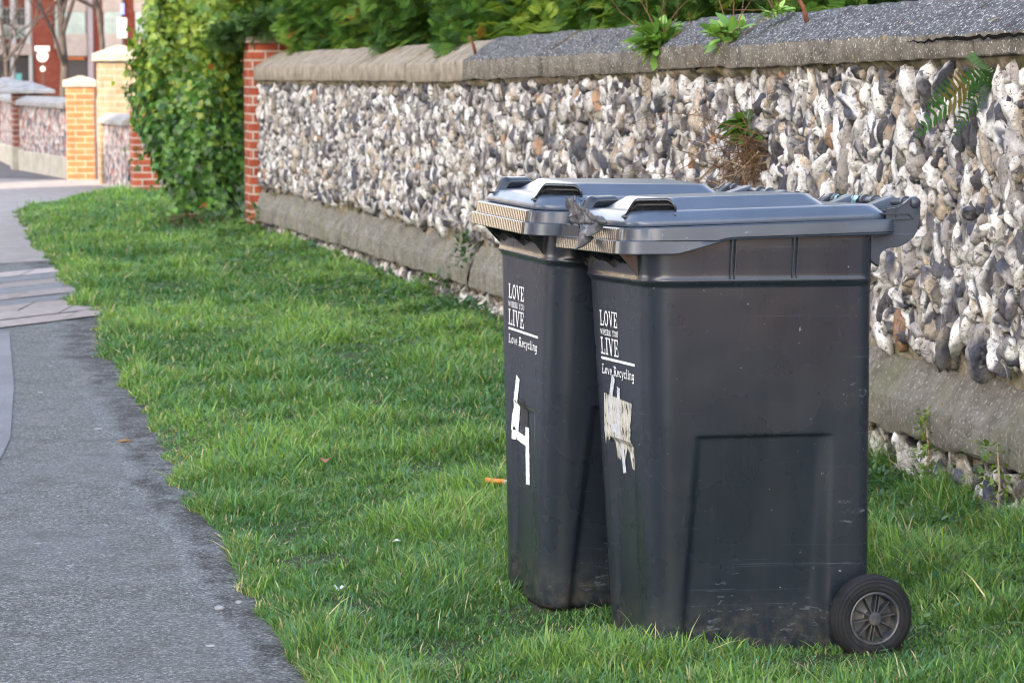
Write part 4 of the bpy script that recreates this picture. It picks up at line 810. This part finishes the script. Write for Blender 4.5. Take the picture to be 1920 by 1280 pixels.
# rosette plants rooted in the coping joints and in the wall
def rosette(name, label, cat, p, n, L, w, up, pal, seed, stems=0, droop=.3, face=NW):
    r = np.random.default_rng(seed); e = empty(name, tuple(p), label=label, cat=cat)
    d = unit(r.normal(0, 1, (n, 3)) * np.array([1, 1, .55]) + np.array([0, 0, up]) + face * .5); rt = r.normal(0, L * .22, (n, 3)) * np.array([1, 1, .5])
    tv = LAN_V.copy(); tv[:, 0] *= w / .16; tv[:, 2] *= droop / .35
    V, F, C = scatter(tv, LAN_F, rt, rots(d, unit(np.array([0, 0, 1.]) + r.normal(0, .3, (n, 3)))), L * r.uniform(.55, 1.1, n), pick(pal, n, r)); np_mesh('leaves', V, F, M_LEAF, e, True, C)
    if stems:
        mb = MB()
        for i in range(stems):
            a = np.zeros(3); dd = unit(face * r.uniform(-.4, .5) + DW * r.normal(.2, .7) + np.array([0, 0, r.uniform(.1, .7)])); pts = [a]
            for j in range(6): dd = unit(dd + r.normal(0, .16, 3) + np.array([0, 0, .05])); pts.append(pts[-1] + dd * L * r.uniform(.35, .6))
            mb.tube(pts, [.0028 - .0003 * j for j in range(7)], 5)
        mb.build('dry_stalks', M_DRY, e, True)
    return e
GRN = [(.14, .27, .055), (.18, .33, .07), (.09, .19, .04), (.28, .41, .11)]
rosette('wall_plant', 'largest leafy green rosette sprouting from the coping', 'plant', wp(3.15, 1.455, .03), 230, .118, .16, .8, GRN, 1, 9, .3)
rosette('wall_plant', 'smaller green rosette drooping over a coping joint', 'plant', wp(2.28, 1.475, .02), 80, .108, .17, .8, GRN, 2, 5, .35)
rosette('wall_plant', 'dark green rosette growing from the middle of the flint face', 'plant', wp(1.96, 1.13, .05), 110, .090, .18, .5, [(.05, .10, .022), (.07, .15, .03), (.11, .2, .035)], 3, 0, .5)
rosette('wall_plant', 'wispy sprig on the coping next to the small rosette', 'plant', wp(1.95, 1.55, -.05), 26, .08, .13, .9, GRN, 4, 4)
# dead brown growth hanging below the green rosette
r = np.random.default_rng(12); e = empty('dead_plant', tuple(wp(1.86, 1.05, .05)), label='tangle of dead brown twigs hanging down the flint wall behind the bins', cat='dead plant'); mb, mb2 = MB(), MB()
for i in range(50):
    L = r.uniform(.2, .75) if i < 34 else r.uniform(.12, .4); d = unit(DW * (r.uniform(.1, 1.) if i < 34 else r.normal(0, .5)) + NW * r.uniform(.05, .8) + np.array([0, 0, r.uniform(-.55, .35) if i < 34 else -1.])); p = r.normal(0, .03, 3); pts = [p]; k = 9
    for j in range(k):
        d = unit(d + r.normal(0, .34, 3) + np.array([0, 0, -.05])); q = pts[-1] + d * L / k; oo = float(q @ NW); q = q + NW * max(0, .0 - oo); pts.append(q)
    (mb2 if i % 9 == 0 else mb).tube(pts, [(.0032 if i % 9 == 0 else .0022) * (1 - .07 * j) for j in range(k + 1)], 5, cap=False)
    for b in range(3):
        j = r.integers(2, k); q = pts[j]; dd = unit(r.normal(0, 1, 3)); mb.tube([q, q + dd * .05, q + dd * .09 + r.normal(0, .02, 3)], [.0013, .001, .0007], 4, cap=False)
mb.build('brown_twigs', M_DRY, e, True); mb2.build('pale_twigs', M_PALE, e, True)
n = 420; P = np.abs(r.normal(0, 1, (n, 1))) * .16 * DW * r.choice([1, 1, -.4], (n, 1)) + r.normal(0, .07, (n, 3)) + np.array([0, 0, -.09]); V, F, C = scatter(OVAL_V, OVAL_F, P, rots(unit(r.normal(size=(n, 3)))), r.uniform(.006, .018, n), pick([(.11, .055, .03), (.16, .08, .04), (.06, .035, .025)], n, r)); np_mesh('withered_leaves', V, F, M_LEAF, e, True, C)

# fern
e = empty('fern', tuple(wp(-.12, 1.335, .0)), label='green fern growing from the wall just under the coping', cat='fern'); V, F, C = [], [], []; r = np.random.default_rng(3)
for fi, (ds, do, dz, L, dead) in enumerate(((.2, 1, -.36, .25, 1), (.9, .9, -.08, .22, 1), (.1, .5, .7, .14, 0), (-.4, .6, -.5, .12, 0), (.3, .9, -.95, .17, 0))):
    d = unit(DW * ds + NW * do + np.array([0, 0, dz])); up = np.array([0, 0, 1.]); sd = unit(np.cross(d, DW * .9 + up * .3)); N = 16
    for i in range(N):
        t = (i + 1) / N; p = d * L * t + np.array([0, 0, -.42 * L * t * t]); l = L * .21 * math.sin(math.pi * (t * .9 + .1)) ** .7 + .003
        for sg in (-1, 1):
            q = unit(sd * sg + d * .35 + np.array([0, 0, -.18])); wv = d * L / N * .40; b = len(V); V += [p - wv * .6, p + q * l * .5 - wv, p + q * l, p + q * l * .5 + wv, p + wv * .6]; F.append((b, b + 1, b + 2, b + 3, b + 4))
            cc = np.array((.12, .10, .03) if dead and .35 < t < .6 else (.038, .11, .03)) * r.uniform(.75, 1.3); C += [cc] * 5
np_mesh('fronds', np.array(V), np.array(F), M_LEAF, e, False, np.array(C))
# leafy weeds along the foot of the wall
def weed(label, p, n, spread, h, size, pal, seed, stem=True, name='weed'):
    r = np.random.default_rng(seed); e = empty(name, tuple(p), label=label, cat='weed'); t = r.uniform(0, 1, n); P = np.stack([r.normal(0, spread, n) * (1.15 - .6 * t), r.normal(0, spread, n) * (1.15 - .6 * t), h * t], -1)
    d = unit(np.concatenate([P[:, :2] / spread, r.uniform(-.2, .9, (n, 1))], 1) + r.normal(0, .4, (n, 3))); V, F, C = scatter(OVAL_V, OVAL_F, P, rots(d), size * r.uniform(.6, 1.25, n), pick(pal, n, r)); np_mesh('leaves', V, F, M_LEAF, e, True, C)
    if stem: mb = MB(); mb.tube([(0, 0, -.05), (r.normal(0, .01), r.normal(0, .01), h * .5), (0, 0, h * .95)], [.004, .0035, .002], 6); mb.build('stem', M_PALE, e, True)
    return e
YG = [(.12, .19, .03), (.09, .16, .03), (.16, .23, .04)]; DG = [(.03, .085, .03), (.045, .11, .035), (.06, .13, .045)]
weed('upright yellow green sprig against the wall foot behind the wheel', wp(.20, .02, .07), 130, .022, .27, .026, YG, 1)
weed('bushy yellow green weed at the wall foot by the photo edge', wp(-.34, .0, .07), 260, .07, .26, .026, YG, 2)
weed('low dark creeping weed between the front bin and the wall', wp(.75, -.01, .18), 420, .14, .10, .028, DG, 3, False)
weed('second patch of dark creeping weed nearest the upright sprig', wp(.42, -.01, .14), 260, .10, .07, .026, DG, 13, False)
weed('ivy sprig hanging on the plinth left of the rear bin', wp(6.62, .24, .08), 90, .045, .22, .04, DG, 4, False)
weed('round leafy weed at the wall foot left of the rear bin', wp(7.05, .0, .14), 170, .08, .20, .045, DG + YG, 5)
weed('low leafy weed beside the rear bin at the wall foot', wp(6.35, .0, .16), 200, .16, .10, .045, DG, 6, False)
weed('small weed clump where the wall meets the red brick pier', wp(14.3, .0, .10), 90, .06, .22, .05, DG + YG, 7)
weed('dark leafy weed in front of the red brick pier', wp(14.6, .0, .42), 120, .12, .16, .06, DG, 8, False)
weed('brown leaf litter and low growth under the ivy bush', (-2.75, 22.75, 0), 260, .22, .08, .05, [(.10, .06, .035), (.16, .10, .06), (.05, .08, .03)], 9, False)

# ------------------------------------------------------------------ small things
M_RUST = plain('rust', (.14, .055, .03), .9, .2, .35, 60, .4)
for s, o, z, lab in ((6.66, .0, 1.43, 'rusty iron stub set in the middle of the coping'), (1.62, -.05, 1.52, 'rusty iron stub set in the coping near the upper photo edge')):
    e = tag(MB().tube([wp(0, 0) * 0, NW * .01 + np.array([0, 0, .05]) + DW * .012, NW * .03 + np.array([0, 0, .10]) + DW * .03], [.009, .0085, .008], 8).build('iron_stub', M_RUST, None, True), lab, 'iron stub', 'iron stubs in the coping'); e.location = wp(s, z, o)
M1 = Matrix.Translation(bin1.location) @ bin1.rotation_euler.to_matrix().to_4x4(); M2 = Matrix.Translation(bin2.location) @ bin2.rotation_euler.to_matrix().to_4x4()
# a torn strip of dustbin bag tied over the front bin's lip
m = Mat('bag_film', .35, .5); m.color(m.ramp(m.noise(50, 4), [(.3, (.028, .030, .035)), (.7, (.085, .088, .096))])); M_FILM = m.m
e = empty('plastic_scrap', tuple(M1 @ Vector((-.035, -.13, 1.012))), (0, 0, rad(16.4)), label='torn knotted scrap of grey plastic bag caught on the front bin lip', cat='plastic scrap')
def film(name, a, b, w0, w1, crumple, seed, n=16, k=9):
    r = Noise(3, 16, seed, 62.); V = []; a, b = np.array(a), np.array(b)
    for i in range(n + 1):
        t = i / n; c = a + (b - a) * t; w = w0 + (w1 - w0) * t ** .8
        for j in range(k + 1):
            u = j / k - .5; p = c + np.array([.25 * w * abs(u), u * w * .5, u * w * .85]) ; p = p + crumple * (.2 + t) * np.array([r(p[None])[0], r(p[None] + 5)[0], r(p[None] + 9)[0]]); V.append(p)
    o = np_mesh(name, V, grid_faces(n + 1, k + 1), M_FILM, e, False); so = o.modifiers.new('solid', 'SOLIDIFY'); so.thickness = .0006
film('torn_end', (0, 0, .004), (-.03, .20, .020), .012, .075, .0062, 5); film('folded_tail', (0, 0, .0), (-.026, .10, -.036), .012, .05, .007, 6)
mb = MB(); mb.tube([(0, -.02, .002), (-.006, 0, .006), (0, .02, .0)], [.004, .011, .005], 9); mb.build('knot', M_FILM, e, True)
# pale blue tape wound round the handle tube
M_TAPE = plain('pale_blue_tape', (.22, .42, .50), .35, .5, .35, 40); V = []; nt = 90
for i in range(nt):
    t = i / (nt - 1); a = t * 7 * math.pi; y = .045 + .15 * t + .008 * math.sin(a * .7)
    for d in (-.014, .0, .014): rr_ = .0112 + .0022 * (math.sin(i * 1.7) * .5 + .5) * (1 if d else .3); V.append(M1 @ Vector((HX + rr_ * math.cos(a), y + d + .004 * math.sin(i), HZ + rr_ * math.sin(a))))
tag(np_mesh('tape', [tuple(v) for v in V], grid_faces(nt, 3), M_TAPE, None, True), 'pale blue tape wound around the front bin handle bar', 'tape')
# litter
e = empty('plastic_tube', (-.085, 8.18, .058), (0, rad(4), rad(-8)), label='orange plastic tube with white end lying by the rear bin', cat='litter')
mb = MB(); mb.tube([(0, 0, 0), (.062, 0, 0)], .0085, 14); mb.build('tube', plain('orange_plastic', (.75, .25, .03), .4, .5), e, True, .001); mb = MB(); mb.tube([(.0625, 0, 0), (.066, 0, 0), (.10, 0, 0)], [.0075, .007, .007], 14); mb.build('white_end', M_WHITE, e, True)
def flake(name, label, cat, p, size, c, seed, group=None, flat=.25):
    r = np.random.default_rng(seed); tv = OVAL_V * np.array([1.3, 1, 1]) + r.normal(0, .07, OVAL_V.shape); tv[:, 2] += flat * (tv[:, 0] ** 2) * 3; a = r.uniform(0, 6.28); V = np.array([(x * math.cos(a) - y * math.sin(a), x * math.sin(a) + y * math.cos(a), z) for x, y, z in tv]) * size
    o = np_mesh(name, V, OVAL_F, plain(cat + str(seed), c, .8, .2, .3, 60), None, True); o.location = p; so = o.modifiers.new('solid', 'SOLIDIFY'); so.thickness = .0012; return tag(o, label, cat, group)
GL_ = 'fallen leaves'
flake('fallen_leaf', 'curled tan leaf lying on the asphalt by the grass edge', 'leaf', (-1.38, 9.45, .0), .06, (.32, .17, .07), 1, GL_)
flake('fallen_leaf', 'crumpled brown leaf in the middle of the grass', 'leaf', (-.63, 8.72, .045), .055, (.26, .13, .075), 2, GL_)
flake('fallen_leaf', 'brown leaf in the grass to the right of the front bin', 'leaf', (.92, 6.75, .05), .05, (.27, .12, .06), 3, GL_)
flake('paper_scrap', 'white scrap of paper in the grass behind the front wheel', 'scrap', (.86, 7.0, .05), .05, (.62, .66, .70), 4)
flake('paper_scrap', 'small white scrap in the grass left of the rear bin', 'scrap', (-.31, 7.16, .05), .022, (.75, .75, .73), 5)
flake('paper_scrap', 'torn white scrap in the short grass below the rear bin', 'scrap', (-.44, 6.56, .04), .032, (.55, .60, .57), 6)
for i, (x, y, sz, lab) in enumerate(((-.745, 6.52, .013, 'largest grey pebble at the edge of the asphalt'), (-.70, 6.60, .008, 'tiny pebble next to the largest pebble'), (-.48, 5.98, .010, 'pale pebble on the asphalt near the lower photo edge'))):
    tv, tf = ico(2); pn = Noise(3, 10, 70 + i, 1.2); v = tv * (1 + .2 * pn(tv + i * 9))[:, None] * np.array([1, .75, .55]) * sz; o = np_mesh('pebble', v, tf, plain('pebble%d' % i, (.24, .24, .25) if i < 2 else (.45, .43, .42), .85, .2, .3, 70), None, True); o.location = (x, y, -.012 + sz * .4); tag(o, lab, 'pebble', 'pebbles')
# pale blobs trodden into the asphalt
pr = random.Random(21); vs_, fs_ = [], []
for (x, y) in [(-2.13, 11.98), (-2.0, 10.99), (-1.58, 9.87), (-1.37, 7.45), (-1.22, 7.11), (-.716, 6.1), (-1.18, 6.12)]:
    b = len(vs_); k = 11; s = pr.uniform(.006, .013) * (1.8 if y > 9 else 1); vs_ += [(x + s * pr.uniform(.7, 1.2) * math.cos(6.283 * j / k), y + 1.1 * s * pr.uniform(.7, 1.2) * math.sin(6.283 * j / k), -.0105) for j in range(k)]; fs_.append(tuple(range(b, b + k)))
mb = MB(); mb.add(vs_, fs_); tag(mb.build('gum_spots', plain('old_gum', (.33, .33, .325), .9, .1)), kind='stuff')

# ------------------------------------------------------------------ trees and signs in the distance
def tree(label, x, y, h, r0, seed, lean=(0, 0), levels=4, spread=.6):
    r = random.Random(seed); e = empty('bare_tree', (x, y, -.05), label=label, cat='tree', group='bare street trees'); trunk, limbs = MB(), MB()
    def grow(p, d, L, R, lv):
        pts = [Vector(p)]; dd = Vector(d); n = 5
        for i in range(n): dd = (dd + Vector((r.gauss(0, .10), r.gauss(0, .10), r.gauss(.03, .06)))).normalized(); pts.append(pts[-1] + dd * L / n)
        (trunk if lv == 0 else limbs).tube(pts, [R * (1 - .5 * i / n) for i in range(n + 1)], 8 if lv < 2 else 5, cap=False)
        if lv < levels:
            for i in range(3 if lv else 5):
                q = pts[r.randint(2, n)]; b = (dd + Vector((r.gauss(0, spread), r.gauss(0, spread), r.gauss(.15, .3)))).normalized(); grow(q, b, L * r.uniform(.5, .75), R * .45, lv + 1)
    grow((0, 0, 0), (*lean, 1), h, r0, 0); trunk.build('trunk', M_BARK, e, True); limbs.build('branches', M_BARK, e, True); return e
tree('bare tree with thick straight trunk in front of the brick building', -10.35, 60, 3.6, .12, 1)
tree('bare tree with a curved grey trunk beside the tallest brick pier', -9.05, 58, 3.4, .085, 2, (-.22, 0))
tree('low spreading bare tree behind the dark brick pier', -8.7, 46, 1.5, .10, 3, (-.5, 0), 4, .9)
tree('thin bare tree nearest the left photo edge', -11.9, 62, 2.6, .08, 5, (.25, 0), 4, .8)
# added evergreen, out of view, splitting the sunbeam between the houses into stripes
n = 5200; r = np.random.default_rng(8); ev = empty('added_shade_tree', (-15.2, 13.9, 0), label='added unseen evergreen that splits the sunbeam between the houses across the street', cat='tree'); z = .6 + 8.2 * r.uniform(0, 1, n); a = r.uniform(0, 6.283, n); R_ = (1.75 * (1 - z / 9.4) ** .5 + .1) * (1 - .35 * r.uniform(0, 1, n) ** 2); P = np.stack([R_ * np.cos(a), R_ * np.sin(a), z], -1)
V, F, C = scatter(SPR_V, SPR_F, P, rots(unit(np.stack([np.cos(a), np.sin(a), r.normal(.1, .4, n)], -1))), r.uniform(.5, .9, n), pick([(.03, .07, .02), (.045, .09, .025)], n, r)); np_mesh('crown', V, F, M_CON, ev, False, C); mb = MB(); mb.tube([(0, 0, -.1), (0, 0, 8.6)], [.16, .03], 9); mb.build('trunk', M_BARK, ev, True)
mb = MB(); mb.lathe([(1.15, .8), (1.2, 3), (1.0, 6), (.5, 8), (.05, 9)], 16, axis='z'); mb.build('inner_shade_mass', M_CORE, ev, True)
M_SIGN = plain('sign_enamel', (.27, .265, .26), .5, .3, .06)
s1 = empty('road_sign', (-17.85, 100, 0), label='white road sign on a post in front of the far building', cat='sign'); mb = MB(); mb.tube([(0, 0, -.1), (0, 0, 2.2)], .03, 8); mb.build('post', M_BARK, s1)
mb = MB(); mb.box((.0, -.06, 2.12), (.56, .04, .20)); mb.build('upper_plate', M_SIGN, s1, bevel=.015); mb = MB(); mb.lathe([(.001, -.07), (.22, -.07), (.22, -.05), (.001, -.05)], 28, (0, 0, 1.84)); mb.build('round_plate', M_SIGN, s1); mb = MB(); mb.lathe([(.001, -.06), (.10, -.06), (.10, -.045), (.001, -.045)], 20, (0, 0, 1.36)); mb.build('small_plate', M_SIGN, s1)
s2 = empty('notice_sign', (-14.8, 100, 0), label='tall white and blue notice sign half hidden by the ivy', cat='sign'); mb = MB(); mb.tube([(0, 0, -.1), (0, 0, 3.9)], .035, 8); mb.build('post', M_BARK, s2); mb = MB(); mb.box((0, -.06, 2.9), (.36, .04, .76)); mb.build('white_panel', M_SIGN, s2, bevel=.015); mb = MB(); mb.box((.02, -.06, 3.62), (.14, .04, .42)); mb.build('blue_panel', plain('blue_panel', (.10, .13, .42), .5), s2, bevel=.01)

# ------------------------------------------------------------------ grass
r = np.random.default_rng(77)
BARE = [(-.94, 7.45, .16), (-.75, 7.55, .14), (-.40, 6.0, .09), (-1.42, 10.75, .16), (-.70, 7.8, .10), (-.6, 6.9, .08), (-.25, 10.6, .35), (.1, 9.4, .2), (-2.45, 15.2, .25), (-.15, 5.75, .10), (-1.9, 18, .3), (-1.05, 8.3, .10), (-2.7, 22.6, .35)]
tuft = Noise(2, 18, 13, 3.2); tuft2 = Noise(2, 16, 14, 9.); hue = Noise(2, 12, 15, 1.3)
def inside_bin(x, y):
    q = np.zeros(len(x), bool)
    for Mb in (M1, M2):
        inv = np.array(Mb.inverted()); lx = inv[0, 0] * x + inv[0, 1] * y + inv[0, 3]; ly = inv[1, 0] * x + inv[1, 1] * y + inv[1, 3]
        q |= (lx > .075) & (lx < .615) & (np.abs(ly) < .170 + (lx - .08) * .07)
    return q
def sow(n, y0, y1, dens_pow, hmul=1., wmul=1., full=False):
    yv = y0 * (y1 / y0) ** r.uniform(0, 1, n) if dens_pow == 1 else r.uniform(y0, y1, n); xl = edge_x(yv) + .012; xr = np.minimum(wall_x(yv), 3) + .05; xr = np.where(yv > 22.2, wall_x(yv) + .35 - .30 * sstep(22.2, 24, yv), xr); x = xl + (xr - xl) * r.uniform(0, 1, n); q = np.stack([x, yv], -1)
    keep = ~inside_bin(x, yv); tz = tuft(q); keep &= r.uniform(size=n) < np.clip(.85 + .28 * tz + .2 * tuft2(q), .16, 1)
    for bx, by, br_ in BARE: keep &= r.uniform(size=n) > .50 * np.exp(-(((x - bx) / br_) ** 2 + ((yv - by) / (br_ * 1.3)) ** 2) * 1.2)
    if full: keep = ~inside_bin(x, yv)
    x, yv, tz = x[keep], yv[keep], tz[keep]; n = len(x); q = np.stack([x, yv], -1); ed = sstep(0, .12, x - edge_x(yv))
    h = (.038 + .025 * np.clip(tz, -.45, 1.6) + .010 * np.clip(tuft2(q), -.8, 2)) * r.uniform(.45, 1.5, n) * (.65 + .35 * ed) * hmul * (1 + .6 * (r.uniform(size=n) < .06)); wallward = np.exp(-((wall_x(yv) - x) / .25) ** 2); near_b = np.exp(-(((x - .42) / .55) ** 4 + ((yv - 6.45) / .62) ** 4)); h = np.clip(h * (1 + .9 * wallward * (yv < 9)) * (1 - .36 * near_b), .010, .16)
    w = .0016 * r.uniform(.6, 1.6, n) * np.maximum(1, yv / 6.5) ** .75 * wmul; a = r.uniform(0, 6.283, n) + .5 * tuft2(q); lean = r.uniform(.25, 1.15, n)
    d = np.stack([np.cos(a), np.sin(a), a * 0], -1); tw = a + 1.57 + r.normal(0, .5, n); sd = np.stack([np.cos(tw), np.sin(tw), a * 0], -1); base = np.stack([x, yv, ground_z(x, yv) - .004], -1); rows = []
    for t, k in ((0, .8), (.4, 1.), (.75, .7), (1., .06)):
        c = base + d * (h * lean * t ** 1.7)[:, None] + np.array([0, 0, 1.]) * (h * (t - .38 * np.minimum(lean, 1) * t * t))[:, None]; rows += [c - sd * (w * k)[:, None], c + sd * (w * k)[:, None]]
    V = np.stack(rows, 1); F = np.array([(0, 1, 3, 2), (2, 3, 5, 4), (4, 5, 7, 6)])[None] + (np.arange(n) * 8)[:, None, None]
    A, B, Cc, E_c = np.array((.048, .134, .028)), np.array((.20, .335, .072)), np.array((.50, .44, .24)), np.array((.07, .17, .078)); t = np.clip(.45 + .25 * hue(q) + .18 * tz + r.normal(0, .26, n), 0, 1)[:, None]; c = A * (1 - t) + B * t; bl = r.uniform(size=n) < .25; c[bl] = E_c * 1.1; c *= r.uniform(.75, 1.3, (n, 1)); dry = r.uniform(size=n) < .06 + .08 * np.exp(-((x - edge_x(yv)) / .10) ** 2); c[dry] = Cc * r.uniform(.5, 1.1, (dry.sum(), 1))
    return V.reshape(-1, 3), F.reshape(-1, 4), np.repeat(c, 8, 0)
parts = [sow(360000, 5.2, 29.0, 1), sow(130000, 5.2, 10.0, 1, .8, .9), sow(9000, 2.3, 5.2, 1, 1, 1.3), sow(150000, 5.2, 20.0, 1, .55, .9, True)]
V, F, C, b = [], [], [], 0
for v, f, c in parts: V.append(v); F.append(f + b); C.append(c); b += len(v)
tag(np_mesh('grass', np.concatenate(V), np.concatenate(F), M_GRASS, None, True, np.concatenate(C)), kind='stuff')
# clover and other low leaves among the grass, thickest towards the wall; their dark green stands in for its shade
n = 9500; y = 5.3 * (22 / 5.3) ** r.uniform(0, 1, n); x = wall_x(y) - np.abs(r.normal(0, .42, n)) - .03; q = np.stack([x, y], -1); k = (x > edge_x(y) + .1) & ~inside_bin(x, y) & (tuft2(q * .6) > -.1); x, y = x[k], y[k]; n = len(x)
P = np.stack([x, y, ground_z(x, y) + r.uniform(.012, .05, n)], -1); V, F, C = scatter(OVAL_V, OVAL_F, P, rots(unit(np.stack([r.normal(size=n), r.normal(size=n), r.uniform(-.1, .5, n)], -1))), r.uniform(.014, .032, n) * np.maximum(1, y / 9), pick([(.035, .10, .035), (.06, .14, .045), (.03, .08, .028), (.10, .17, .045)], n, r)); tag(np_mesh('ground_cover_shade', V, F, M_LEAF, None, True, C), kind='stuff')
